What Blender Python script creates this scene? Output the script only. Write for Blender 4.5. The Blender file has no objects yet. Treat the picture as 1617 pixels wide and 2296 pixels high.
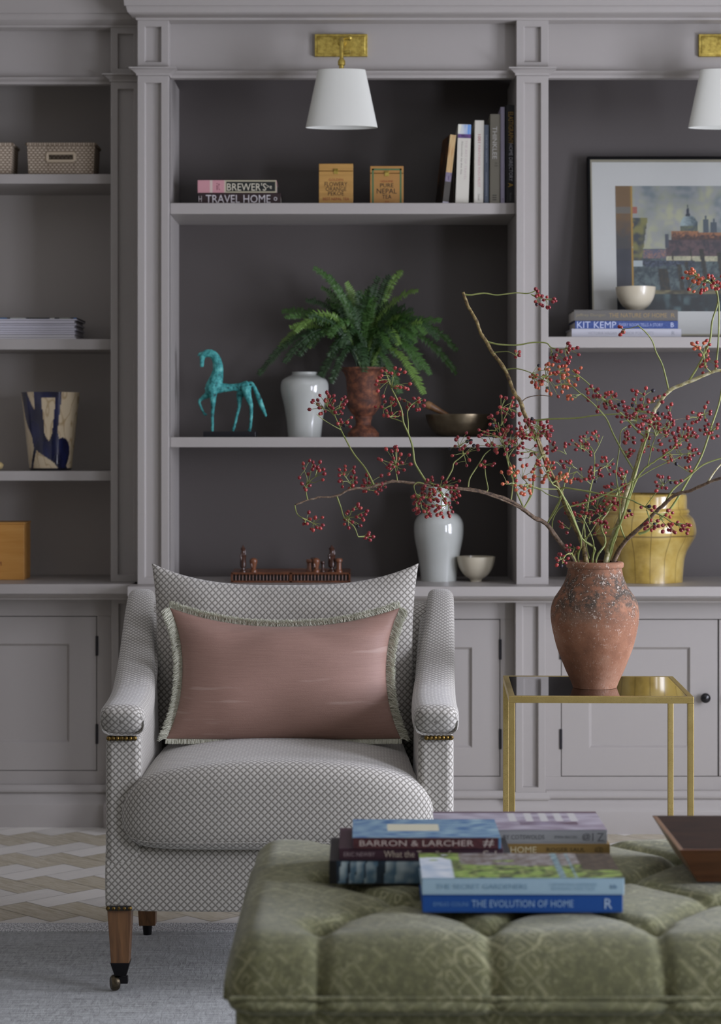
import bpy, bmesh, math, random
from mathutils import Vector, Matrix, noise
PI = math.pi
S = bpy.context.scene
COL = S.collection
# ---------------------------------------------------------------- camera, world, lights, exposure
F, CX, HY, CZ = 4784.0, 808.5, 990.0, 1.2
cd = bpy.data.cameras.new('camera'); cam = bpy.data.objects.new('camera', cd); COL.objects.link(cam)
cam.location = (0, 0, CZ); cam.rotation_euler = (PI/2, 0, 0)
cd.sensor_fit = 'HORIZONTAL'; cd.sensor_width = 36; cd.lens = F*36/1617
cd.shift_y = -(1148-HY)/1617; cd.clip_start = .05; cd.clip_end = 60
cd.dof.use_dof = True; cd.dof.focus_distance = 4.95; cd.dof.aperture_fstop = 7.5
S.camera = cam
S.view_settings.view_transform = 'Standard'; S.view_settings.look = 'None'
S.view_settings.gamma = 1; S.view_settings.use_curve_mapping = False
S.view_settings.exposure = 0.14
wd = bpy.data.worlds.new('world'); S.world = wd; wd.use_nodes = True
bg = wd.node_tree.nodes['Background']; bg.inputs[0].default_value = (1, .93, .84, 1); bg.inputs[1].default_value = .15
def area(name, loc, rot, sx, sy, power, col):
    l = bpy.data.lights.new(name, 'AREA'); l.shape = 'RECTANGLE'; l.size = sx; l.size_y = sy
    l.energy = power; l.color = col
    o = bpy.data.objects.new(name, l); COL.objects.link(o); o.location = loc; o.rotation_euler = rot
    return o
# daylight through the two sash windows of the right-hand wall
area('daylight_near', (2.86, 2.55, 1.2), (0, PI/2, 0), 1.5, 1.05, 94, (.84, .86, 1))
area('daylight_far', (2.86, 4.55, 1.2), (0, PI/2, 0), 1.5, 1.05, 112, (.84, .86, 1))
# ---------------------------------------------------------------- helpers
def X(px, Y): return (px-CX)*Y/F
def Z(py, Y): return CZ-(py-HY)*Y/F
def P(px, py, Y): return Vector((X(px, Y), Y, Z(py, Y)))
def lin(h):
    h = h.lstrip('#'); r = []
    for i in (0, 2, 4):
        c = int(h[i:i+2], 16)/255; r.append(c/12.92 if c <= .04045 else ((c+.055)/1.055)**2.4)
    return (*r, 1)
def thing(name, label, cat, loc=(0, 0, 0), group=None, rot=(0, 0, 0)):
    o = bpy.data.objects.new(name, None); COL.objects.link(o); o.location = loc; o.rotation_euler = rot
    o.empty_display_size = .05
    o['label'] = label; o['category'] = cat
    if group: o['group'] = group
    return o
def tag(o, label, cat, group=None):
    o['label'] = label; o['category'] = cat
    if group: o['group'] = group
    return o
def rootloc(p):
    v = Vector((0, 0, 0))
    while p is not None: v += p.location; p = p.parent
    return v
class MB:
    def __init__(s): s.v = []; s.f = []; s.uv = []; s.mi = []; s.m = 0; s.c = None
    def add(s, vs, fs, uvs=None, M=None):
        b = len(s.v)
        for p in vs:
            p = Vector(p); s.v.append(M @ p if M else p)
        for i, f in enumerate(fs):
            s.f.append([b+k for k in f]); s.uv.append(uvs[i] if uvs else None); s.mi.append(s.m)
        return s
    def box(s, x0, x1, y0, y1, z0, z1, M=None):
        vs = [(x, y, z) for x in (x0, x1) for y in (y0, y1) for z in (z0, z1)]
        return s.add(vs, [(0,1,3,2),(4,6,7,5),(0,4,5,1),(2,3,7,6),(0,2,6,4),(1,5,7,3)], None, M)
    def taper(s, c0, h0, z0, c1, h1, z1, M=None):
        vs = []
        for c, h, z in ((c0, h0, z0), (c1, h1, z1)):
            for dx, dy in ((-1,-1),(1,-1),(1,1),(-1,1)): vs.append((c[0]+dx*h[0], c[1]+dy*h[1], z))
        return s.add(vs, [(3,2,1,0),(4,5,6,7),(0,1,5,4),(1,2,6,5),(2,3,7,6),(3,0,4,7)], None, M)
    def lathe(s, prof, cx=0, cy=0, cz=0, seg=48, sy=1, M=None, cap=True):
        vs = []; fs = []; uvs = []; n = len(prof); L = 0; ls = [0]
        for i in range(1, n):
            L += math.hypot(prof[i][0]-prof[i-1][0], prof[i][1]-prof[i-1][1]); ls.append(L)
        R = max(p[0] for p in prof)
        for r, z in prof:
            for k in range(seg):
                a = 2*PI*k/seg; vs.append((cx+r*math.cos(a), cy+sy*r*math.sin(a), cz+z))
        for i in range(n-1):
            for k in range(seg):
                k2 = (k+1) % seg
                fs.append((i*seg+k, i*seg+k2, (i+1)*seg+k2, (i+1)*seg+k))
                u0, u1 = 2*PI*R*k/seg, 2*PI*R*(k+1)/seg
                uvs.append([(u0, ls[i]), (u1, ls[i]), (u1, ls[i+1]), (u0, ls[i+1])])
        if cap:
            if prof[0][0] > 1e-5: fs.append(tuple(range(seg-1, -1, -1))); uvs.append([(0, 0)]*seg)
            if prof[-1][0] > 1e-5: fs.append(tuple((n-1)*seg+k for k in range(seg))); uvs.append([(0, 0)]*seg)
        return s.add(vs, fs, uvs, M)
    def tube(s, pts, rads, seg=8, M=None, cap=True, flat=1):
        pts = [Vector(p) for p in pts]
        if not isinstance(rads, (list, tuple)): rads = [rads]*len(pts)
        n = len(pts); vs = []; fs = []; up = None; uvs = []; L = 0
        for i, p in enumerate(pts):
            t = (pts[min(i+1, n-1)]-pts[max(i-1, 0)])
            t = t.normalized() if t.length > 1e-9 else Vector((0, 0, 1))
            if up is None: up = Vector((0, 0, 1)) if abs(t.z) < .9 else Vector((0, 1, 0))
            a = t.cross(up).normalized(); b = a.cross(t).normalized(); up = b
            for k in range(seg):
                q = 2*PI*k/seg; vs.append(p+rads[i]*(math.cos(q)*a+flat*math.sin(q)*b))
        for i in range(n-1):
            d = (pts[i+1]-pts[i]).length
            for k in range(seg):
                k2 = (k+1) % seg; fs.append((i*seg+k, i*seg+k2, (i+1)*seg+k2, (i+1)*seg+k))
                u = 2*PI*rads[i]/seg
                uvs.append([(k*u, L), ((k+1)*u, L), ((k+1)*u, L+d), (k*u, L+d)])
            L += d
        if cap:
            fs.append(tuple(range(seg-1, -1, -1))); uvs.append([(0, 0)]*seg)
            fs.append(tuple((n-1)*seg+k for k in range(seg))); uvs.append([(0, 0)]*seg)
        return s.add(vs, fs, uvs, M)
    def ball(s, c, r, seg=12, rings=8, M=None):
        rx, ry, rz = r if isinstance(r, (list, tuple)) else (r, r, r)
        vs = [(c[0], c[1], c[2]-rz)]; fs = []
        for i in range(1, rings):
            a = -PI/2+PI*i/rings
            for k in range(seg):
                q = 2*PI*k/seg; vs.append((c[0]+rx*math.cos(a)*math.cos(q), c[1]+ry*math.cos(a)*math.sin(q), c[2]+rz*math.sin(a)))
        vs.append((c[0], c[1], c[2]+rz)); T = len(vs)-1
        for k in range(seg):
            k2 = (k+1) % seg
            fs.append((0, 1+k2, 1+k)); fs.append((T, 1+(rings-2)*seg+k, 1+(rings-2)*seg+k2))
            for i in range(rings-2): fs.append((1+i*seg+k, 1+i*seg+k2, 1+(i+1)*seg+k2, 1+(i+1)*seg+k))
        return s.add(vs, fs, None, M)
    def loft(s, rings, closed=True, cap=True, perring=False):   # rings: lists of points, same count; uv in metres
        n = len(rings); m = len(rings[0]); vs = [Vector(p) for r in rings for p in r]; fs = []; uvs = []
        U = [0]; mid = n//2
        for i in range(1, n): U.append(U[-1]+max((rings[i][k]-rings[i-1][k]).length for k in range(0, m, max(1, m//8))))
        Vv = [0]
        for k in range(1, m+1): Vv.append(Vv[-1]+(rings[mid][k % m]-rings[mid][k-1]).length)
        if perring:
            U = [0]
            for i in range(1, n): U.append(U[-1]+max((rings[i][k]-rings[i-1][k]).length for k in (0, m//10, m-m//10)))
            VR = []
            for r in rings:
                f = [0]
                for k in range(1, m//2+1): f.append(f[-1]+(r[k]-r[k-1]).length)
                b = [0]
                for k in range(1, m//2+1): b.append(b[-1]-(r[-k]-r[(1-k) % m]).length)
                VR.append(f[:m//2+1]+b[1:m-m//2][::-1]+[0])
            for i in range(n-1):
                for k in range(m):
                    k2 = (k+1) % m; kk = k if k != m//2 else k+1
                    fs.append((i*m+k, i*m+k2, (i+1)*m+k2, (i+1)*m+k))
                    uvs.append([(U[i], VR[i][kk]), (U[i], VR[i][k+1]), (U[i+1], VR[i+1][k+1]), (U[i+1], VR[i+1][kk])])
            return s.add(vs, fs, uvs)
        for i in range(n-1):
            for k in range(m if closed else m-1):
                k2 = (k+1) % m; fs.append((i*m+k, i*m+k2, (i+1)*m+k2, (i+1)*m+k))
                uvs.append([(U[i], Vv[k]), (U[i], Vv[k+1]), (U[i+1], Vv[k+1]), (U[i+1], Vv[k])])
        if cap and closed:
            fs.append(tuple(range(m-1, -1, -1))); uvs.append([(rings[0][k].y, rings[0][k].z) for k in range(m-1, -1, -1)])
            fs.append(tuple((n-1)*m+k for k in range(m))); uvs.append([(rings[-1][k].y, rings[-1][k].z) for k in range(m)])
        return s.add(vs, fs, uvs)
    def prism(s, poly, axis, a, b):             # poly in the plane normal to the axis
        n = len(poly); f = {'x': lambda t, p: (t, p[0], p[1]), 'y': lambda t, p: (p[0], t, p[1]), 'z': lambda t, p: (p[0], p[1], t)}[axis]
        vs = [f(a, p) for p in poly]+[f(b, p) for p in poly]
        fs = [tuple(range(n)), tuple(range(2*n-1, n-1, -1))]+[(i, n+i, n+(i+1) % n, (i+1) % n) for i in range(n)]
        return s.add(vs, fs)
    def recess(s, o, i, yf, yr, ch, yb):        # panel board: outer rect, inner rect (x0,x1,z0,z1)
        def rc(r, y, d=0): return [(r[0]+d, y, r[2]+d), (r[1]-d, y, r[2]+d), (r[1]-d, y, r[3]-d), (r[0]+d, y, r[3]-d)]
        vs = rc(o, yb)+rc(o, yf)+rc(i, yf)+rc(i, yr, ch)
        fs = [(8+4, 8+5, 8+6, 8+7)]
        for a in (0, 4, 8):
            for k in range(4):
                k2 = (k+1) % 4; fs.append((a+k, a+k2, a+4+k2, a+4+k))
        fs.append((3, 2, 1, 0))
        return s.add(vs, fs)
    def mould(s, prof, xl, xr, yb, yp, left=True, right=True):   # prof: (out, z) swept round a breakfront
        vs = []; n = len(prof); k = 0
        for o, z in prof:
            row = []
            if left: row += [(xl-o, yb, z), (xl-o, yp-o, z)]
            else: row += [(xl, yp-o, z)]
            if right: row += [(xr+o, yp-o, z), (xr+o, yb, z)]
            else: row += [(xr, yp-o, z)]
            vs += row; k = len(row)
        fs = []
        for i in range(n-1):
            for j in range(k-1): fs.append((i*k+j, i*k+j+1, (i+1)*k+j+1, (i+1)*k+j))
        # close back
        if k == 2: b = len(vs); vs += [(xl, yb, prof[0][1]), (xr, yb, prof[0][1]), (xl, yb, prof[-1][1]), (xr, yb, prof[-1][1])]; fs += [(b, b+1, 1, 0), ((n-1)*k, (n-1)*k+1, b+3, b+2)]
        elif k == 3: b = len(vs); vs += [(xr, yb, prof[0][1]), (xr, yb, prof[-1][1])]; fs += [(0, b, 2, 1), ((n-1)*k, (n-1)*k+1, (n-1)*k+2, b+1)]
        else: fs += [(0, 3, 2, 1), ((n-1)*k, (n-1)*k+1, (n-1)*k+2, (n-1)*k+3)]
        return s.add(vs, fs)
    def build(s, name, mat, parent=None, smooth=None, bevel=0, bseg=2, sub=0, world=True, kind=None, noise_amt=0, noise_sc=8):
        me = bpy.data.meshes.new(name)
        off = rootloc(parent) if (parent is not None and world) else Vector((0, 0, 0))
        me.from_pydata([tuple(Vector(p)-off) for p in s.v], [], s.f)
        uv = me.uv_layers.new(name='UVMap')
        for pi, pl in enumerate(me.polygons):
            u = s.uv[pi]
            if u is None:
                n = pl.normal; a = max(range(3), key=lambda k: abs(n[k]))
                for li in pl.loop_indices:
                    c = me.vertices[me.loops[li].vertex_index].co
                    uv.data[li].uv = ((c.y, c.z), (c.x, c.z), (c.x, c.y))[a]
            else:
                for q, li in enumerate(pl.loop_indices): uv.data[li].uv = u[q]
        mats = mat if isinstance(mat, (list, tuple)) else [mat]
        for m in mats: me.materials.append(m)
        if len(mats) > 1:
            for pi, pl in enumerate(me.polygons): pl.material_index = s.mi[pi]
        if s.c:
            ca = me.color_attributes.new('Col', 'FLOAT_COLOR', 'POINT')
            for i, c in enumerate(s.c): ca.data[i].color = c
        bm = bmesh.new(); bm.from_mesh(me)
        if not s.c and not getattr(s, 'open', False): bmesh.ops.recalc_face_normals(bm, faces=bm.faces)
        bm.to_mesh(me); bm.free()
        if smooth is not None:
            for pl in me.polygons: pl.use_smooth = True
            if smooth < 180: me.set_sharp_from_angle(angle=math.radians(smooth))
        o = bpy.data.objects.new(name, me); COL.objects.link(o)
        if parent is not None: o.parent = parent
        if kind: o['kind'] = kind
        if bevel:
            m = o.modifiers.new('bevel', 'BEVEL'); m.width = bevel; m.segments = bseg; m.limit_method = 'ANGLE'; m.angle_limit = math.radians(35)
            m.harden_normals = False
            if bseg > 1:
                for pl in me.polygons: pl.use_smooth = True
                w = o.modifiers.new('wn', 'WEIGHTED_NORMAL'); w.keep_sharp = True
        if sub:
            m = o.modifiers.new('sub', 'SUBSURF'); m.levels = sub; m.render_levels = sub
        return o
def smooth_path(pts, n=4):
    pts = [Vector(p) for p in pts]; out = []
    for i in range(len(pts)-1):
        p0 = pts[max(i-1, 0)]; p1 = pts[i]; p2 = pts[i+1]; p3 = pts[min(i+2, len(pts)-1)]
        for k in range(n):
            t = k/n; out.append(.5*((2*p1)+(p2-p0)*t+(2*p0-5*p1+4*p2-p3)*t*t+(3*p1-p0-3*p2+p3)*t**3))
    out.append(pts[-1]); return out
_fc = {}
def text(body, w, h, c, mat, parent, name='title', rot=0, world=True, face='y', M=None, ext=.0003, plain=False):
    """letters fitted in a w x h box centred at c, facing -y; rot turns them in their plane"""
    cu = bpy.data.curves.new('t', 'FONT'); cu.body = body; cu.extrude = 0; cu.align_x = 'CENTER'; cu.resolution_u = 2
    cu.space_line = .85
    o = bpy.data.objects.new('t', cu); COL.objects.link(o)
    dg = bpy.context.evaluated_depsgraph_get(); me = bpy.data.meshes.new_from_object(o.evaluated_get(dg))
    bpy.data.objects.remove(o); bpy.data.curves.remove(cu)
    xs = [v.co.x for v in me.vertices]; ys = [v.co.y for v in me.vertices]
    x0, x1, y0, y1 = min(xs), max(xs), min(ys), max(ys)
    off = rootloc(parent) if (parent is not None and world) else Vector((0, 0, 0))
    cr, sr = math.cos(rot), math.sin(rot)
    for v in me.vertices:
        a = ((v.co.x-x0)/max(x1-x0, 1e-6)-.5)*w; b = ((v.co.y-y0)/max(y1-y0, 1e-6)-.5)*h
        a, b = a*cr-b*sr, a*sr+b*cr
        p = Vector((c[0]+a, c[1], c[2]+b)) if face == 'y' else Vector((c[0]+a, c[1]+b, c[2]))
        if M: p = M @ p
        v.co = p-off
    me.materials.clear(); me.materials.append(mat); me.name = name
    o = bpy.data.objects.new(name, me); COL.objects.link(o); o.parent = parent
    return o
# ---------------------------------------------------------------- materials
class NT:
    def __init__(s, name, col='#888888', rough=.5, metal=0, **kw):
        s.m = bpy.data.materials.new(name); s.m.use_nodes = True; s.t = s.m.node_tree; s.b = s.t.nodes['Principled BSDF']
        s.b.inputs['Base Color'].default_value = lin(col) if isinstance(col, str) else col
        s.b.inputs['Roughness'].default_value = rough; s.b.inputs['Metallic'].default_value = metal
        for k, v in kw.items(): s.b.inputs[k.replace('_', ' ')].default_value = v
    def n(s, t, **kw):
        nd = s.t.nodes.new(t)
        for k, v in kw.items(): setattr(nd, k, v)
        return nd
    def l(s, a, b): s.t.links.new(a, b)
    def co(s, kind='Object', scale=(1, 1, 1), rot=(0, 0, 0)):
        tc = s.n('ShaderNodeTexCoord'); mp = s.n('ShaderNodeMapping'); mp.inputs['Scale'].default_value = scale; mp.inputs['Rotation'].default_value = rot
        s.l(tc.outputs[kind], mp.inputs[0]); return mp.outputs[0]
    def noise(s, co, scale=5, detail=3, rough=.5, dist=0):
        nd = s.n('ShaderNodeTexNoise'); nd.inputs['Scale'].default_value = scale; nd.inputs['Detail'].default_value = detail
        nd.inputs['Roughness'].default_value = rough; nd.inputs['Distortion'].default_value = dist; s.l(co, nd.inputs['Vector']); return nd.outputs[0]
    def ramp(s, fac, stops, interp='LINEAR'):
        nd = s.n('ShaderNodeValToRGB'); cr = nd.color_ramp; cr.interpolation = interp
        while len(cr.elements) < len(stops): cr.elements.new(.5)
        for e, (p, c) in zip(cr.elements, stops): e.position = p; e.color = lin(c) if isinstance(c, str) else (c, c, c, 1)
        s.l(fac, nd.inputs[0]); return nd.outputs[0]
    def mix(s, fac, a, b, mode='MIX'):
        nd = s.n('ShaderNodeMix', data_type='RGBA', blend_type=mode)
        for v, k in ((fac, 0), (a, 6), (b, 7)):
            if hasattr(v, 'is_linked'): s.l(v, nd.inputs[k])
            elif isinstance(v, str): nd.inputs[k].default_value = lin(v)
            else: nd.inputs[k].default_value = v
        return nd.outputs[2]
    def math(s, op, a, b=0):
        nd = s.n('ShaderNodeMath', operation=op)
        for v, k in ((a, 0), (b, 1)):
            if hasattr(v, 'is_linked'): s.l(v, nd.inputs[k])
            else: nd.inputs[k].default_value = v
        return nd.outputs[0]
    def color(s, o): s.l(o, s.b.inputs['Base Color']); return s
    def rough(s, o): s.l(o, s.b.inputs['Roughness']); return s
    def bump(s, h, strength=.3, dist=.001):
        nd = s.n('ShaderNodeBump'); nd.inputs['Strength'].default_value = strength; nd.inputs['Distance'].default_value = dist
        s.l(h, nd.inputs['Height']); s.l(nd.outputs[0], s.b.inputs['Normal']); return s
def flat(name, col, rough=.6, metal=0, **kw): return NT(name, col, rough, metal, **kw).m
def paint(name, c1, c2):
    t = NT(name, c1, .42); co = t.co('Object'); t.color(t.mix(t.noise(co, 1.3, 2), c1, c2)); t.bump(t.noise(co, 260, 2), .08, .0004); return t.m
M_paint = paint('cabinet_paint', '#a29d98', '#a39f9c')
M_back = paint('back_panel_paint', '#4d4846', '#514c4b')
M_ceil = flat('ceiling_plaster', '#d8d6d2', .8)
M_wall = flat('wall_plaster', '#b5b0ab', .8)
M_dark = flat('dark_gap', '#0c0c10', .8)
def brass(name, c1, c2, rough=.38, sc=60):
    t = NT(name, c1, rough, 1); co = t.co('Object'); nz = t.noise(co, sc, 4, .65)
    t.color(t.mix(t.ramp(nz, [(.35, 0), (.6, 1)]), c2, c1)); t.rough(t.ramp(nz, [(.3, .6), (.7, rough)])); t.bump(t.noise(co, 300, 3), .15, .0005); return t.m
M_brass = brass('gilt_brass', '#d2bd66', '#a08a44')
M_gilt = NT('gilded_metal', '#b39a5c', .42, .75)
co = M_gilt.co('Object'); nz = M_gilt.noise(co, 700, 2, .7); n2 = M_gilt.noise(co, 25, 3)
M_gilt.color(M_gilt.mix(M_gilt.ramp(nz, [(.30, 1), (.40, 0)]), M_gilt.mix(n2, '#a38c4e', '#c4b074'), '#4a3a18')); M_gilt.bump(nz, .3, .0006); M_gilt = M_gilt.m
def wood(name, c1, c2, scale=(40, 40, 3), rough=.45, rot=(0, 0, 0)):
    t = NT(name, c1, rough); co = t.co('Object', scale, rot); nz = t.noise(co, 1, 5, .6, .6)
    t.color(t.mix(t.ramp(nz, [(.3, 0), (.7, 1)]), c1, c2)); t.bump(nz, .12, .0005); return t.m
def glaze(name, c1, c2, rough=.12, sc=9):
    t = NT(name, c1, rough, 0, Coat_Weight=.4, Coat_Roughness=.05); co = t.co('Object'); t.color(t.mix(t.noise(co, sc, 3), c1, c2)); t.bump(t.noise(co, 14, 2), .06, .002); return t.m
def colmat(name, rough=.6, **kw):
    t = NT(name, '#888888', rough, **kw); a = t.n('ShaderNodeAttribute', attribute_name='Col'); t.color(a.outputs[0]); return t.m
M_print = colmat('printed_paper', .45)
M_page = NT('page_edges', '#d8d4c8', .8); co = M_page.co('Object', (2, 2, 900)); M_page.color(M_page.mix(M_page.noise(co, 1, 2), '#b5b0a4', '#e2dfd6')); M_page = M_page.m
M_pagev = NT('page_edges_upright', '#d8d4c8', .8); co = M_pagev.co('Object', (900, 2, 2)); M_pagev.color(M_pagev.mix(M_pagev.noise(co, 1, 2), '#b5b0a4', '#e2dfd6')); M_pagev = M_pagev.m
def fabric(name, ca, cb, pitch=.0150):
    """small woven lozenge: pale raised squares set on point, over a darker ground"""
    t = NT(name, ca, .9, 0, Sheen_Weight=.35, Sheen_Roughness=.5)
    tc = t.n('ShaderNodeTexCoord'); sp = t.n('ShaderNodeSeparateXYZ'); t.l(tc.outputs['UV'], sp.inputs[0])
    k = 1/pitch
    a = t.math('MULTIPLY', t.math('ADD', sp.outputs[0], sp.outputs[1]), k)
    b = t.math('MULTIPLY', t.math('SUBTRACT', sp.outputs[0], sp.outputs[1]), k)
    fa = t.math('PINGPONG', a, .5); fb = t.math('PINGPONG', b, .5)
    d = t.math('MINIMUM', fa, fb)                      # 0 on the lattice lines, .5 mid lozenge
    th = t.noise(t.co('UV'), 900, 2, .7)
    d2 = t.math('ADD', d, t.math('MULTIPLY', t.math('SUBTRACT', th, .5), .22))
    big = t.noise(t.co('Object'), 7, 2)
    c = t.mix(t.ramp(d2, [(.07, 0), (.22, 1)]), cb, ca)
    c = t.mix(t.math('MULTIPLY', big, .25), c, cb)
    t.color(c); t.bump(d2, .5, .0022); return t.m
M_fab = fabric('lozenge_weave', '#c6c3bb', '#7a766e')
M_letg = flat('gilt_letters', '#b4904c', .5)
M_letw = flat('white_letters', '#dcdcdc', .6)
M_letk = flat('black_letters', '#1d1a18', .6)
# ---------------------------------------------------------------- room shell
def struct(o): o['kind'] = 'structure'; return o
def herring():
    mb = MB(); mb.c = []; w, L = .095, .235; rnd = random.Random(3); c45 = math.sqrt(.5); ex = MB()
    for b in range(-26, 27):
        for i in range(-110, 111):
            for k, r in enumerate(((i*w+b*L, i*w-b*L, L, w), (i*w+L+b*L, (i+1)*w-L-b*L, w, L))):
                x0, y0, dx, dy = r
                cx, cy = x0+dx/2, y0+dy/2; X0 = (cx+cy)*c45; Y0 = (-cx+cy)*c45+4.5
                if not (-3.3 < X0 < 2.6 and 1.0 < Y0 < 7.0): continue
                g = .0009; q = []
                for (a, bb) in ((x0+g, y0+g), (x0+dx-g, y0+g), (x0+dx-g, y0+dy-g), (x0+g, y0+dy-g)):
                    q.append(((a+bb)*c45, (-a+bb)*c45+4.5, 0))
                along = [(0, 0), (L*1, 0), (L, w), (0, w)] if k == 0 else [(0, 0), (0, w), (L, w), (L, 0)]
                ou, ov = rnd.random()*20, rnd.random()*20
                mb.add(q, [(0, 1, 2, 3)], [[(u+ou, v+ov) for u, v in along]])
                t = rnd.random(); base = lin('#b0a588') if k == 0 else lin('#dbd8d2')  # window sheen painted into the colour: planks of one direction tan, the other pale
                f = .84+.2*t; c = tuple(base[j]*f for j in range(3))+(1,)
                mb.c += [c]*4
    mb.add([(-3.4, .9, -.002), (2.7, .9, -.002), (2.7, 7.1, -.002), (-3.4, 7.1, -.002)], [(0, 1, 2, 3)]); mb.c += [lin('#57503f')]*4
    t = NT('herringbone_oak', '#c0b39a', .38); a = t.n('ShaderNodeAttribute', attribute_name='Col')
    co = t.co('UV', (14, 120, 1)); g = t.noise(co, 1, 5, .65, 1.2)
    t.color(t.mix(t.ramp(g, [(.35, 0), (.7, .55)]), a.outputs[0], '#e9e4d9')); t.bump(g, .1, .0006)
    return mb.build('floor', t.m)
struct(herring())
struct(MB().box(-3.4, 2.7, 7.0, 7.1, 0, 2.75).build('wall_back', M_wall))
struct(MB().box(-3.5, -3.4, .9, 7.1, 0, 2.75).build('wall_left', M_wall))
struct(MB().box(-3.5, 2.8, .9, 7.1, 2.75, 2.85).build('ceiling', M_ceil))
mb = MB()
ys = [.9, 1.95, 3.15, 3.95, 5.15, 7.1]
for i in (0, 2, 4): mb.box(2.7, 2.8, ys[i], ys[i+1], 0, 2.75)
for i in (1, 3): mb.box(2.7, 2.8, ys[i], ys[i+1], 0, .42); mb.box(2.7, 2.8, ys[i], ys[i+1], 2.1, 2.75)
struct(mb.build('wall_right', M_wall))
for k, i in enumerate((1, 3)):
    mb = MB(); y0, y1 = ys[i], ys[i+1]
    for a, b, c, d in ((y0, y0+.06, .42, 2.1), (y1-.06, y1, .42, 2.1), (y0+.06, y1-.06, .42, .5), (y0+.06, y1-.06, 2.04, 2.1), (y0+.06, y1-.06, 1.25, 1.29)): mb.box(2.72, 2.78, a, b, c, d)
    mb.box(2.735, 2.765, (y0+y1)/2-.012, (y0+y1)/2+.012, .5, 1.25); mb.box(2.735, 2.765, (y0+y1)/2-.012, (y0+y1)/2+.012, 1.29, 2.04)
    struct(mb.build('window_%d' % (k+1), flat('window_paint', '#d9d8d4', .5), bevel=.002))
# ---------------------------------------------------------------- built-in bookcase
YP, YF, YB, YC, YPL = 6.52, 6.57, 6.90, 6.43, 6.50     # pilaster, frame, back, counter, plinth planes
ST = .115                                            # the left section stands back
def zz(py, y=YF): return Z(py, y)
CT = Z(1315, YC); CB = Z(1338, YC); CM = Z(1352, YC+.03)
TOPZ = 2.56
Zf0, Zr1, Zr0 = Z(46, YP), Z(155, YP), Z(175.5, YF)   # cornice underside, rail top, rail underside
XR = 2.3; XL = -2.6
xA0, xA1 = X(308, YP), X(378, YP); xB0, xB1 = X(1158, YP), X(1230, YP)
xLp0, xLp1 = X(248, YP+ST), X(316, YP+ST)
def cap_profile(z0, z1): h = z1-z0; return [(0, z0), (.003, z0), (.004, z0+.25*h), (.012, z0+.55*h), (.022, z0+.82*h), (.024, z0+.84*h), (.024, z1), (0, z1)]
def pilaster(x0, x1, z0, z1, yp, yf, parent, m=16, full=True, zt=None):
    i = (x1-x0)*.24
    g = m/735
    return MB().recess((x0, x1, z0, z1), (x0+i, x1-i, z0+g, z1-g), yp, yp+.014, .0015, yf+.01).build('pilaster', M_paint, parent, bevel=.0012, bseg=1)
def cornice(name, xl, xr, yp, left):
    z = Zf0; pr = [(0, z), (.003, z+.001), (.005, z+.007), (.016, z+.011), (.027, z+.021), (.031, z+.034), (.031, z+.0385), (.036, z+.0385), (.038, z+.062), (.048, z+.09), (.07, z+.115), (.075, z+.12), (.075, z+.2), (0, z+.2)]
    return struct(MB().mould(pr, xl, xr, YB+.1, yp, left, False).build(name, M_paint, smooth=30))
cornice('trim_1', xA0, XR, YP, True)
cornice('trim_2', XL, xA0-.001, YP+ST, False)
def unit(label, x0, x1, dy, pils, shelves, left_side, right_side, grp='bookcase sections along the back wall'):
    t = thing('bookcase_unit', label, 'bookcase', ((x0+x1)/2, YF+dy, CT), grp)
    lo, hi = x0, x1
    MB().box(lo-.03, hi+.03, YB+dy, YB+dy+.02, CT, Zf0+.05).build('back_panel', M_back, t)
    MB().box(lo-.03, hi+.03, YF+dy+.005, YF+dy+.03, Zr1-.002, Zf0+.02).build('frieze', M_paint, t)
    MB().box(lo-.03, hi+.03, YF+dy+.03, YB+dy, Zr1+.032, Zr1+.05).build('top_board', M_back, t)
    h = Zr1-Zr0
    MB().mould([(0, Zr0), (.004, Zr0), (.006, Zr0+.4*h), (.014, Zr0+.6*h), (.02, Zr0+.85*h), (.022, Zr1), (0, Zr1)], lo-.005, hi+.005, YF+dy+.03, YF+dy, False, False).build('rail', M_paint, t, smooth=30)
    for s in (0, 1):
        xx = lo-.03 if s == 0 else hi
        MB().box(xx, xx+.03, YF+dy-.002, YB+dy, CT, Zr1).build('side_panel', M_paint, t)
    for p0, p1, zt in pils:
        pilaster(p0, p1, CT, Zr1-h, YP+dy, YF+dy, t)
        MB().mould(cap_profile(Zr1-h, Zr1+.003), p0, p1, YF+dy+.01, YP+dy, True, True).build('capital', M_paint, t, smooth=30)
        i = (p1-p0)*.24; MB().recess((p0, p1, Zr1+.003, Zf0+.004), (p0+i, p1-i, Zr1+.022, Zf0-.018), YP+dy, YP+dy+.014, .0015, YF+dy+.02).build('frieze_block', M_paint, t, bevel=.0012, bseg=1)
    for a, b in shelves:
        za, zb = Z(a, YF+dy), Z(b, YF+dy)
        MB().box(lo, hi, YF+dy, YB+dy, zb, za).build('shelf', M_paint, t, bevel=.002)
    return t
U_mid = unit('grey bookcase section in the middle holding the fern and turquoise horse', xA1, xB0, 0, [(xA0, xA1, 0), (xB0, xB1, 0)], [(455, 480), (980, 1003)], 1, 1)
U_right = unit('grey bookcase section at right holding the framed picture', xB1, XR, 0, [], [(755, 780)], 1, 1)
U_left = unit('set-back grey bookcase section at left holding the woven baskets', XL, xLp0, ST, [(xLp0, xLp1, 0)], [(390, 412), (760, 784), (1056, 1078)], 1, 1)
MB().box(xA0, xA0+.03, YF+.01, YB+ST, CT, Zf0+.02).build('end_panel', M_paint, U_mid)
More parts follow.
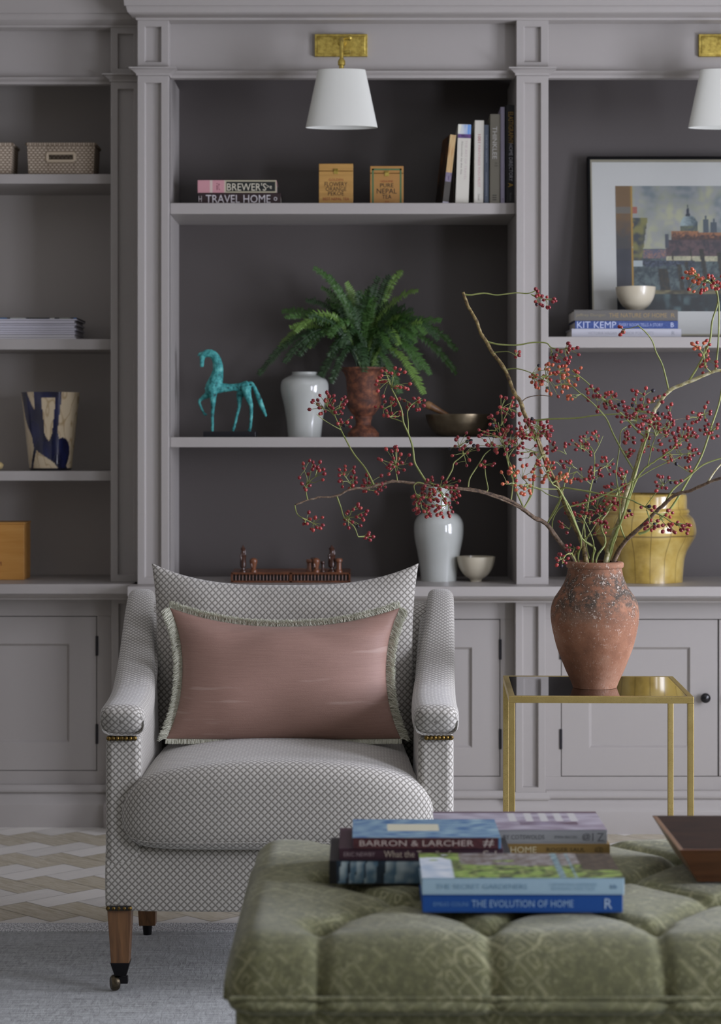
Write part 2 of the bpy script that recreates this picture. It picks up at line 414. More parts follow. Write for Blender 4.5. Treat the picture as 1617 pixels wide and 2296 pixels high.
# worktops
def counter(label, xl, xr, dy, left):
    z0, z1 = CB, CT
    y = YC+dy
    o = MB().mould([(0, z0), (0, z0), (.0, z0+.003), (0, z1), ], xl, xr, YB+dy+.02, y, left, False).build('worktop', M_paint, None, bevel=.003)
    return tag(o, label, 'worktop', 'painted worktops of the bookcase')
wt = thing('worktop', 'long grey painted worktop under the fern and picture sections', 'worktop', ((X(286, YC)+XR)/2, YC, CB), 'painted worktops of the bookcase')
MB().mould([(0, CB), (.001, CB+.002), (.001, CT-.002), (0, CT)], X(286, YC), XR, YB+.02, YC, True, False).build('slab', M_paint, wt, bevel=.003)
cp = lambda: [(-.055, CM), (-.052, CM), (-.050, CM+.004), (-.034, CM+.009), (-.022, CB-.006), (-.018, CB-.004), (-.018, CB)]
MB().mould(cp(), X(286, YC), XR, YB, YC, True, False).build('moulding', M_paint, wt, smooth=30)
wl = thing('worktop', 'short set-back grey worktop of the left bookcase section', 'worktop', ((X(286, YC)+XL)/2, YC+ST, CB), 'painted worktops of the bookcase')
MB().mould([(0, CB), (.001, CB+.002), (.001, CT-.002), (0, CT)], XL, X(286, YC)+.02, YB+ST+.02, YC+ST, False, False).build('slab', M_paint, wl, bevel=.003)
MB().mould(cp(), XL, X(286, YC)+.06, YB+ST, YC+ST, False, False).build('moulding', M_paint, wl, smooth=30)
M_knob = flat('black_knob', '#101014', .25)
M_hinge = flat('dark_hinge', '#2b2a2e', .45, .6)
YD = YF                                              # door plane
def door(parent, x0, x1, hinge, dy):
    zt, zb = Z(1388, YD), Z(1741.5, YD); y = YD+dy; g = .0022
    d = MB().recess((x0+g, x1-g, zb+g, zt-g), (x0+.087, x1-.087, zb+.089, zt-.087), y, y+.009, .007, y+.022).build('door', M_paint, parent, bevel=.0008, bseg=1)
    hx = x0 if hinge < 0 else x1
    for c in ((1456+0), (1657)):
        zc = Z(c, YD); MB().box(hx-.004, hx+.004, y-.004, y+.012, zc-.031, zc+.031).build('hinge', M_hinge, d, bevel=.001)
    kx = x1-.043 if hinge < 0 else x0+.043
    kz = Z(1565, YD-.02)
    kb = MB().lathe([(.006, 0), (.006, .008), (.0065, .012), (.013, .015), (.0155, .021), (.015, .027), (.010, .032), (0, .0335)], seg=24, M=Matrix.Translation((kx, y, kz)) @ Matrix.Rotation(PI/2, 4, 'X'))
    kb.build('knob', M_knob, d, smooth=50)
    return d
def base(label, x0, x1, dy, doors, pils):
    t = thing('base_cabinet', label, 'cabinet', ((x0+x1)/2, YPL+dy, 0), 'base cabinets under the worktops')
    zt, zb = Z(1388, YD), Z(1741.5, YD); y = YD+dy; zB = Z(1779, YPL)
    mb = MB(); xs = sorted(doors); top = CM+.004
    mb.box(x0, x1, y, y+.025, zt, top); mb.box(x0, x1, y, y+.025, .09, zb)
    c = x0
    prev = x0
    groups = [list(xs[0])]
    for a, b in xs[1:]:
        if abs(a-groups[-1][1]) < .004: groups[-1][1] = b
        else: groups.append([a, b])
    for a, b in groups: mb.box(prev, a, y, y+.025, zb, zt); prev = b
    if prev < x1-.002: mb.box(prev, x1, y, y+.025, zb, zt)
    mb.build('face_frame', M_paint, t, bevel=.0008, bseg=1)
    MB().box(x0, x1, y+.024, YB+dy, .1, CB-.001).build('carcass', M_dark, t)
    for p0, p1 in pils: pilaster(p0, p1, zB-.004, top, YP+dy, YF+dy, t, 14)
    H = zB; py = lambda q: Z(q, YPL)
    pr = [(0, 0), (1, 0), (1, py(1824)), (.93, py(1819)), (.5, py(1808)), (.22, py(1798)), (.2, py(1796)), (.5, py(1795)), (.55, py(1791)), (.3, py(1786)), (.25, py(1783)), (.05, H), (-.1, H)]
    MB().mould([(.018+o*.032 if o > -.01 and (o, z) != pr[0] else 0, z) for o, z in pr], x0, x1, y+.03, y, False, False).build('plinth', M_paint, t, smooth=30)
    for p0, p1 in pils:
        MB().mould([(.004+o*.018 if o > -.01 and (o, z) != pr[0] else 0, z+.0004) for o, z in pr], p0, p1, y+.01, YP+dy, True, True).build('pilaster_base', M_paint, t, smooth=30)
    return t
xm = X(767, YD)
bm_ = base('grey base cabinet behind the armchair', xA0, xB0, 0, [(X(413, YD), xm), (xm, X(1122, YD))], [(xA0, X(374, YP)), (X(1156, YP), X(1223, YP))])
door(bm_, X(413, YD), xm, -1, 0); door(bm_, xm, X(1122, YD), 1, 0)
br_ = base('grey base cabinet behind the brass side table', X(1223, YP), XR, 0, [(X(1258, YD), X(1611, YD)), (X(1611, YD), X(1965, YD))], [])
door(br_, X(1258, YD), X(1611, YD), -1, 0); door(br_, X(1611, YD), X(1965, YD), 1, 0)
bl_ = base('grey base cabinet at left under the wooden box', XL, X(286, YC)+.05, ST, [(X(-490, YD+ST), X(-136, YD+ST)), (X(-136, YD+ST), X(217.5, YD+ST))], [(X(250, YP+ST), X(318, YP+ST))])
door(bl_, X(-490, YD+ST), X(-136, YD+ST), -1, ST); door(bl_, X(-136, YD+ST), X(217.5, YD+ST), 1, ST)
MB().box(xA0, xA0+.03, YF+.01, YB+ST, .0, CB).build('end_panel', M_paint, bm_)
# ---------------------------------------------------------------- picture lamps
M_shade = NT('linen_shade', '#cfd0c8', .85, 0, Subsurface_Weight=0); co = M_shade.co('Object'); M_shade.bump(M_shade.noise(co, 500, 2), .15, .0005); M_shade = M_shade.m
def lamp(pxc, label):
    y0 = YF+.005; t = thing('wall_lamp', label, 'lamp', (X(pxc, y0), y0, Z(103, y0)), 'brass wall lamps on the frieze')
    x = X(pxc, y0); za, zb = Z(128, y0), Z(78, y0); w = 59/727
    MB().recess((x-w, x+w, za, zb), (x-w+.007, x+w-.007, za+.007, zb-.007), y0-.013, y0-.0145, -.0 if False else .002, y0).build('backplate', M_brass, t, bevel=.002)
    xs = x+.003; ys = 6.40
    mb = MB(); zc = Z(97, y0)
    mb.tube([(xs, y0-.012, zc), (xs, y0-.02, zc)], [.014, .012], 20)
    mb.tube(smooth_path([(xs, y0-.015, zc), (xs, y0-.06, zc), (xs, 6.455, zc-.010), (xs, 6.412, zc-.026), (xs, ys, zc-.055), (xs, ys-.005, 2.33)], 5), .006, 14)
    mb.build('arm', M_brass, t, smooth=50)
    mb = MB().tube([(xs+.004, y0-.05, zc+.004), (xs+.022, y0-.055, zc+.006)], [.005, .007], 12)
    mb.ball((xs+.024, y0-.055, zc+.006), (.009, .009, .009)); mb.build('knuckle', M_brass, t, smooth=50)
    MB().tube([(xs+.0, ys, zc-.062), (xs+.026, ys-.004, zc-.06)], [.005, .006], 12).build('thumbscrew', M_brass, t, smooth=50)
    px = pxc+1; zt = Z(155, 6.38); zb2 = Z(284.5, 6.38)
    MB().lathe([(.004, zt-.02), (.0075, zt-.02), (.0075, zt+.012), (.011, zt+.014), (.011, zt+.026), (.006, zt+.034)], xs, ys-.01, 0, 20).build('socket', M_brass, t, smooth=40)
    rt, rb = 53.5/750, 81/750; N = 10
    o = [(rb+(rt-rb)*i/N, zb2+(zt-zb2)*i/N) for i in range(N+1)]; inn = [(r-.0015, z) for r, z in o[::-1]]
    m2 = MB().lathe(o+inn+[o[0]], X(px, 6.38), ys-.005, 0, 64, sy=.38, cap=False)
    m2.build('lamp_shade', M_shade, t, smooth=60)
    return t
lamp(765, 'brass wall lamp with white shade above the tea boxes')
lamp(1625, 'brass wall lamp with white shade above the framed picture')
# ---------------------------------------------------------------- books
def paper(col, rough=.5):
    k = ('bk', col)
    if k not in _fc: _fc[k] = flat('book_cloth', col, rough)
    return _fc[k]
def book(label, L, t, d, col, loc, rotz=0, upright=False, lean=0, spine_in=0, titles=(), group=None, cover_fn=None, front_fn=None, spine_fn=None, hard=True, name='book', pages=True, pagecol=None):
    """spine along local x, facing -y; thickness z. upright turns the spine to stand."""
    o = thing(name, label, 'book', loc, group, (0, lean, rotz))
    R = Matrix(((0, 0, 1, -t/2), (0, 1, 0, 0), (-1, 0, 0, L/2), (0, 0, 0, 1))) if upright else Matrix.Identity(4)
    ct = .0022 if hard else .0008; ov = .003 if hard else 0
    mb = MB(); mb.box(-L/2, L/2, 0, d, 0, ct, R); mb.box(-L/2, L/2, 0, d, t-ct, t, R); mb.box(-L/2, L/2, 0, ct, ct, t-ct, R)
    mb.build('cover', paper(col), o, world=False, bevel=.0008, bseg=2)
    MB().box(-L/2+ov, L/2-ov, ct, d-ov, ct, t-ct, R).build('pages', M_pagev if upright else M_page, o, world=False)
    for tt in titles:
        body, cx, cz, w, h, c = tt[:6]
        text(body, w, h, (cx, -.0004, cz), flat('lettering', c, .6) if not hasattr(c, 'name') else c, o, 'title', 0, False, M=R)
    def sheet(fn, nx, ny, f, nm):
        m = MB(); m.c = []; vs = []
        for j in range(ny+1):
            for i in range(nx+1):
                u, v = i/nx, j/ny; vs.append(R @ Vector(f(u, v))); m.c.append(fn(u, v))
        m.add(vs, [(j*(nx+1)+i, j*(nx+1)+i+1, (j+1)*(nx+1)+i+1, (j+1)*(nx+1)+i) for j in range(ny) for i in range(nx)])
        return m.build(nm, M_print, o, world=False)
    if cover_fn: sheet(cover_fn, 90, 60, lambda u, v: ((u-.5)*L, v*d, t+.0003), 'cover_print')
    if spine_fn: sheet(spine_fn, 120, 14, lambda u, v: ((u-.5)*L*.995, -.0002, t*v), 'spine_print')
    if front_fn: sheet(front_fn, 40, 40, lambda u, v: ((u-.5)*L, v*d, -.0003), 'cover_print')
    return o
def nz(x, y, s=1, o=0): return noise.noise(Vector((x*s+o, y*s, o*1.7)))
def mixc(a, b, t): t = max(0, min(1, t)); return tuple(a[i]*(1-t)+b[i]*t for i in range(3))+(1,)
S1, S2 = Z(455, YF), Z(980, YF)
# top shelf of the middle section
yb = 6.63; k = yb/F
L1 = 185*k; z1 = Z(432, yb)-S1; z2 = Z(404, yb)-Z(432, yb)
book('dark maroon book titled TRAVEL HOME lying under the pink one', L1, z1-.0004, .17, '#2c1a1c', (X(537, yb), yb, S1),
     titles=[('TRAVEL HOME', -.004, z1/2, 145*k, 18*k, '#d2ced0'), ('H', -.122, z1/2, 7*k, 13*k, '#bdb8b8'), ('o', .112, z1/2, 8*k, 9*k, '#d2ced0')], group='two books lying on the top shelf')
def sp_br(u, v):
    if u < .345:
        if .155 < u < .19 or u > .335: return lin('#c9b8ae')
        return lin('#c48f95')
    e = (u > .985 or u < .36 or v < .09 or v > .91)
    return lin('#b0aa90') if e else lin('#151a18')
book('pink and black book titled BREWER\'S on top of the maroon book', 177*k, z2, .16, '#b98a8e', (X(531.5, yb), yb+.002, S1+z1), spine_fn=sp_br,
     titles=[("BREWER'S", .030, z2*.47, 88*k, 17*k, '#cfc9b4'), ('i', -.062, z2*.5, 3*k, 16*k, '#8a5560'), ('t', -.056, z2*.5, 4*k, 17*k, '#8a5560'), ('>e', .100, z2*.47, 12*k, 9*k, '#cfc9b4')], group='two books lying on the top shelf')
def teabox(x0, x1, yt, label, lines, col, trim=False):
    y = 6.65; xa, xb = X(x0, y), X(x1, y); zt = Z(yt, y); w = xb-xa
    t = thing('tea_box', label, 'box', ((xa+xb)/2, y, S1), 'wooden tea boxes on the top shelf')
    wd = wood('tea_box_wood', col, '#a27a3e', (3, 30, 60))
    zl = zt-.022
    MB().box(xa, xb, y, y+w*.95, S1, zl-.0015).build('body', wd, t, bevel=.0015)
    MB().box(xa, xb, y, y+w*.95, zl, zt).build('lid', wd, t, bevel=.0015)
    cl = (xa+xb)/2
    mb = MB().box(cl-.007, cl+.007, y-.002, y+.001, zl-.01, zl+.006); mb.tube([(cl-.006, y-.003, zl+.003), (cl+.006, y-.003, zl+.003)], .0025, 8)
    mb.build('clasp', M_brass, t, bevel=.0006)
    for body, zc, ww, hh, c in lines: text(body, ww*w, hh*w, (cl, y-.0005, S1+zc*w), flat('box_lettering', c, .6), t, 'lettering')
    if trim:
        mb = MB(); e = .1*w; th = .05*w; g = flat('green_border', '#4a6a44', .6)
        for a, b, c, d in ((xa+e*.6, xa+e*.6+th, S1+.003, zt-e*.8), (xb-e*.6-th, xb-e*.6, S1+.003, zt-e*.8), (xa+e*.6, xb-e*.6, zt-e*.8-th, zt-e*.8), (xa+e*.6, xb-e*.6, S1+.003, S1+.003+th)): mb.box(a, b, y-.0006, y+.001, c, d)
        mb.build('border', g, t)
teabox(715, 792, 367, 'pale wooden tea box lettered FLOWERY ORANGE PEKOE', [('GOLDEN', .76, .42, .07, '#8a3a22'), ('FLOWERY', .63, .66, .13, '#3a2412'), ('ORANGE', .49, .60, .12, '#3a2412'), ('PEKOE', .36, .46, .12, '#3a2412'), ('BEST NEPAL TEA', .20, .76, .08, '#8a3020')], '#bd9350')
teabox(830, 905, 372, 'darker wooden tea box with green border lettered PURE NEPAL TEA', [('GENUINE', .73, .38, .06, '#8a3a22'), ('PURE', .61, .40, .12, '#1a120c'), ('NEPAL', .44, .60, .15, '#1a120c'), ('TEA', .27, .28, .12, '#1a120c'), ('50', .12, .12, .05, '#8a3020')], '#a87a42', True)
yu = 6.60; ku = yu/F
UG = 'upright books on the top shelf'
def up(label, xl, xr, yt, d, col, titles=(), lean=0, dy=0, **kw):
    t = (xr-xl)*ku; L = Z(yt, yu)-S1
    # titles: (text, centre fraction from top, across fraction, length fraction, height fraction, colour)
    tl = [(b, (c-.5)*L, t*(a), w*L, h*t, cc) for b, c, a, w, h, cc in titles]
    return book(label, L, t-.0006, d, col, (X((xl+xr)/2, yu), yu+dy, S1+.0005), upright=True, lean=lean, titles=tl, group=UG, **kw)
def sp1(u, v):
    if u < .55: return mixc(lin('#a8814f'), lin('#c0a878'), .5+nz(u, v, 6))
    if u < .68: return mixc(lin('#4a3558'), lin('#8b8794'), .5+nz(u, v, 12)*2)
    if u < .97: return lin('#3a362f')
    return lin('#b9b6c2')
def fr1(u, v): return mixc(lin('#6a4722'), lin('#0d0a09'), .2+u*1.1+nz(u, v, 5)*1.1)
def sp2(u, v):
    if u < .17:
        return mixc(lin('#5f8fcf'), lin('#dcdccc'), 1-v*1.1+nz(u, v, 8)*.5) if u < .12 else mixc(lin('#6a4a86'), lin('#332a50'), .5+nz(u, v, 20))
    return lin('#c9c6ba')
t = up('small brown book leaning with an orange and purple spine, leftmost upright', 1001, 1015, 301, .145, '#1b1410', lean=math.radians(6.5), dy=.0, rotz=.13, spine_fn=sp1, front_fn=fr1, hard=False)
t.location.x = X(999, yu)
up('white paperback with a blue sky picture at the top of its spine', 1022.5, 1052, 279, .2, '#c9c6ba', [('THE ART OF TRAVEL', .45, .66, .5, .16, '#b9a8a8'), ('Alexander by the Sea', .42, .34, .42, .16, '#77726c')], lean=math.radians(2.0), spine_fn=sp2, hard=False).location.x = X(1036, yu)
up('white book with faint red spine lettering', 1063, 1084, 270, .21, '#cdcabf', [('1001', .22, .5, .1, .3, '#a03048'), ('PAINTINGS YOU MUST', .55, .5, .5, .25, '#c08a90'), ('Cassell', .92, .5, .08, .2, '#666058')], lean=math.radians(.5))
up('thin slate blue book between two taller pale books', 1085.5, 1096.5, 280, .2, '#4d5663', [('THE NEW GARDEN', .3, .5, .35, .3, '#8b93a0'), ('conservation', .75, .5, .3, .3, '#8b93a0')])
up('tall stone grey book with large white spine letters', 1098, 1121.5, 256, .23, '#807c6e', [('THINKLEE', .32, .45, .36, .42, '#d0cfcb'), ('A B', .56, .6, .05, .3, '#5a564c'), ('III', .93, .45, .06, .4, '#45423c')], lean=math.radians(.3))
up('thin lilac-white book next to the black one', 1122.5, 1132, 240, .25, '#a7a2b8', [('o', .95, .5, .01, .3, '#333344')])
up('tall black book with gold and white spine lettering', 1134, 1156, 236, .25, '#0c0b0e', [('ELASTIGRAPHY', .23, .52, .32, .5, '#a07f33'), ('HOME DIRECTORY', .58, .52, .38, .38, '#b5b5bc'), ('A', .81, .5, .04, .5, '#c09a3c'), ('Phaidon', .93, .5, .08, .2, '#666666')])
# ---------------------------------------------------------------- middle shelf: horse, jar, fern, bowl
def horse():
    y = 6.70; k = y/F
    def q(x, yy, dy=0): v = P(400+x/2.128, 560+yy/2.128, y); v.y += dy; return v
    zb = S2
    t = thing('horse_statue', 'turquoise verdigris horse statue on a black block', 'statue', (X(516, y), y, zb))
    mb = MB().box(X(458, y), X(575, y), y-.045, y+.045, zb, zb+.018)
    mb.build('base', flat('black_base', '#15151c', .35), t, bevel=.002)
    m = MB(); r = k/2.128
    def tb(pts, rads, s=12): m.tube(smooth_path(pts, 4), [a*r*1.12 for a in interp(rads, 4)], s)
    def interp(rs, n):
        o = []
        for i in range(len(rs)-1):
            for j in range(n): o.append(rs[i]+(rs[i+1]-rs[i])*j/n)
        return o+[rs[-1]]
    tb([q(112, 560), q(113, 530), q(118, 505), q(140, 494), q(165, 500), q(184, 530), q(189, 575), q(180, 620), q(166, 655), q(165, 680)], [7, 10, 14, 17, 18, 20, 23, 30, 34, 26])
    tb([q(150, 640), q(175, 655), q(215, 658), q(260, 657), q(300, 655), q(330, 650), q(338, 648)], [28, 30, 19, 15, 19, 24, 12])
    tb([q(92, 508), q(104, 494), q(120, 498)], [2.5, 5, 8]); tb([q(110, 486, .006), q(106, 500, .006), q(116, 508)], [2, 5, 6])
    tb([q(165, 655, -.006), q(166, 700, -.008), q(166, 750, -.008), q(163, 800, -.008), q(164, 855, -.008), q(160, 866, -.008)], [26, 15, 8.5, 6.5, 6, 8])
    tb([q(150, 665, .006), q(140, 690, .010), q(108, 712, .012), q(99, 728, .012), q(108, 752, .012), q(120, 778, .012), q(132, 790, .012)], [24, 15, 8, 6.5, 5.5, 5, 6.5])
    tb([q(312, 660, .008), q(292, 695, .012), q(291, 740, .012), q(279, 790, .012), q(264, 850, .012), q(259, 866, .012)], [26, 15, 8, 6.5, 5.5, 8])
    tb([q(322, 655, -.006), q(333, 700, -.010), q(348, 745, -.010), q(348, 800, -.010), q(344, 850, -.010), q(339, 866, -.010)], [26, 15, 8.5, 6.5, 6, 8])
    tb([q(330, 636), q(352, 638), q(370, 675), q(385, 710), q(400, 750), q(420, 797)], [6, 7, 9, 11, 10, 4])
    for i in range(9): m.ball(q(155+5*i if i < 4 else 172+4*(i-4), 492+i*i*1.6), (.006, .006, .009))
    o = m.build('figure', None or verdigris(), t)
    rm = o.modifiers.new('remesh', 'REMESH'); rm.mode = 'VOXEL'; rm.voxel_size = .0016; rm.use_smooth_shade = True
    sm = o.modifiers.new('smooth', 'SMOOTH'); sm.factor = .5; sm.iterations = 3
    tx = bpy.data.textures.new('cast', 'CLOUDS'); tx.noise_scale = .008
    dm = o.modifiers.new('rough', 'DISPLACE'); dm.texture = tx; dm.strength = .003; dm.mid_level = .5
def verdigris():
    t = NT('verdigris_bronze', '#3f9a96', .7, .1); co = t.co('Object'); n = t.noise(co, 55, 5, .7)
    t.color(t.ramp(n, [(.33, '#143638'), (.45, '#2f8484'), (.6, '#55aca8'), (.75, '#7fbdb6')])); t.bump(n, .4, .002); return t.m
horse()
M_celadon = glaze('crackle_celadon', '#a9aca6', '#b7bab5')
def jar(name, label, cat, cx, y, prof, mat, zbase, group=None, pname='body', ybase=None, wall=.004, seg=64, rz=None):
    """prof: (half width px, y px) bottom to top measured on the silhouette"""
    k = y/F; pr = [(h*k, Z(py, y)) for h, py in prof]
    d = zbase-pr[0][1]; pr = [(r, z+d) for r, z in pr]
    pts = smooth_path([Vector((r, 0, z)) for r, z in pr], 4); pr = [(max(p.x, .0005), p.z) for p in pts]
    inn = []
    for r, z in pr[::-1]:
        if z > zbase+.012: inn.append((max(r-wall, .001), z))
    inn = inn+[(.0005, zbase+.012)]
    m = MB().lathe([(.0005, zbase)]+pr+inn, X(cx, y), y, 0, seg, cap=False)
    o = m.build(name, mat, None, smooth=45)
    tag(o, label, cat, group)
    # origin at base
    off = Vector((X(cx, y), y, zbase)); o.data.transform(Matrix.Translation(-off)); o.location = off
    return o
jar('ginger_jar', 'pale grey glazed jar partly behind the fern fronds', 'jar', 683, 6.76, [(37, 978), (38, 970), (41, 940), (46, 910), (53, 880), (54, 862), (50, 850), (40, 843), (31, 839), (28, 836), (29, 832)], M_celadon, S2)
# fern in urn
def fern():
    y = 6.74; k = y/F; cx = X(815, y)
    t = thing('potted_fern', 'green Boston fern in a rusty footed urn', 'plant', (cx, y, S2))
    hw = [(35, 892), (35, 872), (30, 862), (26, 850), (17, 835), (17, 815), (20, 800), (19, 793), (26, 780), (34, 755), (40, 730), (39, 705), (36, 690), (37, 670), (38, 640), (39, 610), (44, 585), (50, 572), (54, 568), (54, 560)]
    pr = [(h*k, Z(560+q/2.128, y)) for h, q in hw]; d = S2-pr[0][1]
    pr = [(r, z+d) for r, z in pr]; zt = pr[-1][1]
    rn = NT('rusted_iron', '#5a3524', .75); co = rn.co('Object'); n = rn.noise(co, 45, 5, .7)
    rn.color(rn.ramp(n, [(.3, '#24140e'), (.5, '#5b3423'), (.66, '#8a5436'), (.8, '#a8836a')])); rn.bump(n, .4, .002)
    MB().lathe([(.0005, S2)]+pr+[(.03, zt-.02), (.0005, zt-.02)], cx, y, 0, 48, cap=False).build('urn', rn.m, t, smooth=35)
    g = [NT('fern_green', '#365a20', .55), NT('fern_green_light', '#5e7e34', .55), NT('fern_green_dark', '#223f1b', .55)]
    gm = [a.m for a in g]
    tips = [(701,600,820),(722,612,760),(903,605,870),(851,619,850),(875,615,860),(776,630,800),(940,649,870),(719,642,770),(684,673,760),(630,699,760),(636,712,760),(929,694,880),(992,720,880),(625,781,740),(578,842,740),(985,764,890),(1027,788,900),(1025,840,900),(945,832,880),(712,861,770),(636,815,750),(817,836,800),(898,884,880),(952,886,890),(742,861,770),(966,842,890),(662,746,760),(648,735,760),(760,690,790),(800,690,810),(835,680,830),(690,780,760),(870,700,850),(905,740,860),(955,752,870),(668,800,760),(846,828,830),(862,830,840),(930,800,880),(775,760,790),(845,760,830),(700,715,770),(746,640,790),(830,640,835)]
    rnd = random.Random(11); z0 = zt-.01
    fr = []
    for (tx, ty, mx) in tips: fr.append((tx, ty, y+rnd.uniform(-.14, .08)))
    for i in range(55):
        a = rnd.uniform(0, 2*PI); fr.append((815+rnd.uniform(80, 150)*math.cos(a), 735+rnd.uniform(50, 95)*math.sin(a), y+rnd.uniform(-.16, .06)))
    # an arching frond falling over at the top
    for i, (tx, ty, yy) in enumerate(fr):
        yy = min(yy, 6.86); e = P(tx, ty, yy); b = Vector((cx+rnd.uniform(-.02, .02), y+rnd.uniform(-.02, .02), z0))
        ln = (e-b).length; hor = abs(e.x-b.x)
        up = .10+.25*hor if e.z < b.z+.12 else .05*ln/.3+.25*hor*.5
        c = b.lerp(e, .5); c.z += up*1.5; c.x = b.x+(e.x-b.x)*.38
        if e.z > b.z+.15: c.x = b.x+(e.x-b.x)*.35
        pts = [(1-s)**2*b+2*s*(1-s)*c+s*s*e for s in [j/22 for j in range(23)]]
        m = MB(); m.tube(pts, [.0016*(1-j/30) for j in range(23)], 5)
        L = sum((pts[j+1]-pts[j]).length for j in range(22)); n = int(L/.0075)
        acc = [0]
        for j in range(22): acc.append(acc[-1]+(pts[j+1]-pts[j]).length)
        for j in range(n):
            s = (.16+.84*j/n)*L; q = 0
            while acc[q+1] < s and q < 21: q += 1
            f = (s-acc[q])/max(acc[q+1]-acc[q], 1e-6); p = pts[q].lerp(pts[q+1], f); tg = (pts[q+1]-pts[q]).normalized()
            side = tg.cross(Vector((0, -.75, .65))).normalized(); nn = side.cross(tg).normalized()
            w = .018*math.sin(PI*min(1, .12+.9*(1-j/n)**.75))**.8+.002
            for sg in (-1, 1):
                dr = (side*sg+tg*.25+nn*rnd.uniform(-.5, .35)+Vector((0, 0, -.12))).normalized(); wv = tg*.0024; lw = w*rnd.uniform(.8, 1.1)
                m.add([p-wv, p+dr*lw*.45-wv*1.15+nn*.0015, p+dr*lw, p+dr*lw*.45+wv*1.15+nn*.0015, p+wv*.9], [(0, 1, 2, 3, 4)])
        m.open = True; m.build('frond', gm[rnd.choice((0, 0, 1, 2, 2))], t)
fern()
# metal bowl with mallet
M_bronze = NT('aged_bronze', '#6e6452', .33, .9); co = M_bronze.co('Object'); n = M_bronze.noise(co, 30, 4); M_bronze.color(M_bronze.mix(n, '#4d4436', '#8d8069')); M_bronze.bump(M_bronze.noise(co, 60, 2), .3, .001); M_bronze = M_bronze.m
jar('metal_bowl', 'dark bronze bowl with a wooden mallet resting in it', 'bowl', 1029, 6.72, [(30, 978), (44, 975), (58, 966), (68, 952), (73, 938), (75, 928), (74, 927)], M_bronze, S2, wall=.003)
mlt = thing('mallet', 'brown wooden mallet leaning on the rim of the bronze bowl', 'mallet', P(975, 925, 6.72))
MB().tube([P(958, 907, 6.70), P(966, 911, 6.70), P(985, 921, 6.71), P(1012, 936, 6.73), P(1032, 950, 6.74)], [.010, .012, .009, .007, .006], 14).build('handle', wood('mallet_wood', '#5c4028', '#7c5a3a'), mlt, smooth=50)
MB().tube([P(954, 904, 6.70), P(958, 907, 6.70), P(966, 911, 6.70)], [.008, .0125, .0125], 14).build('head', wood('mallet_head_wood', '#7d5c3c', '#94714c'), mlt, smooth=50)
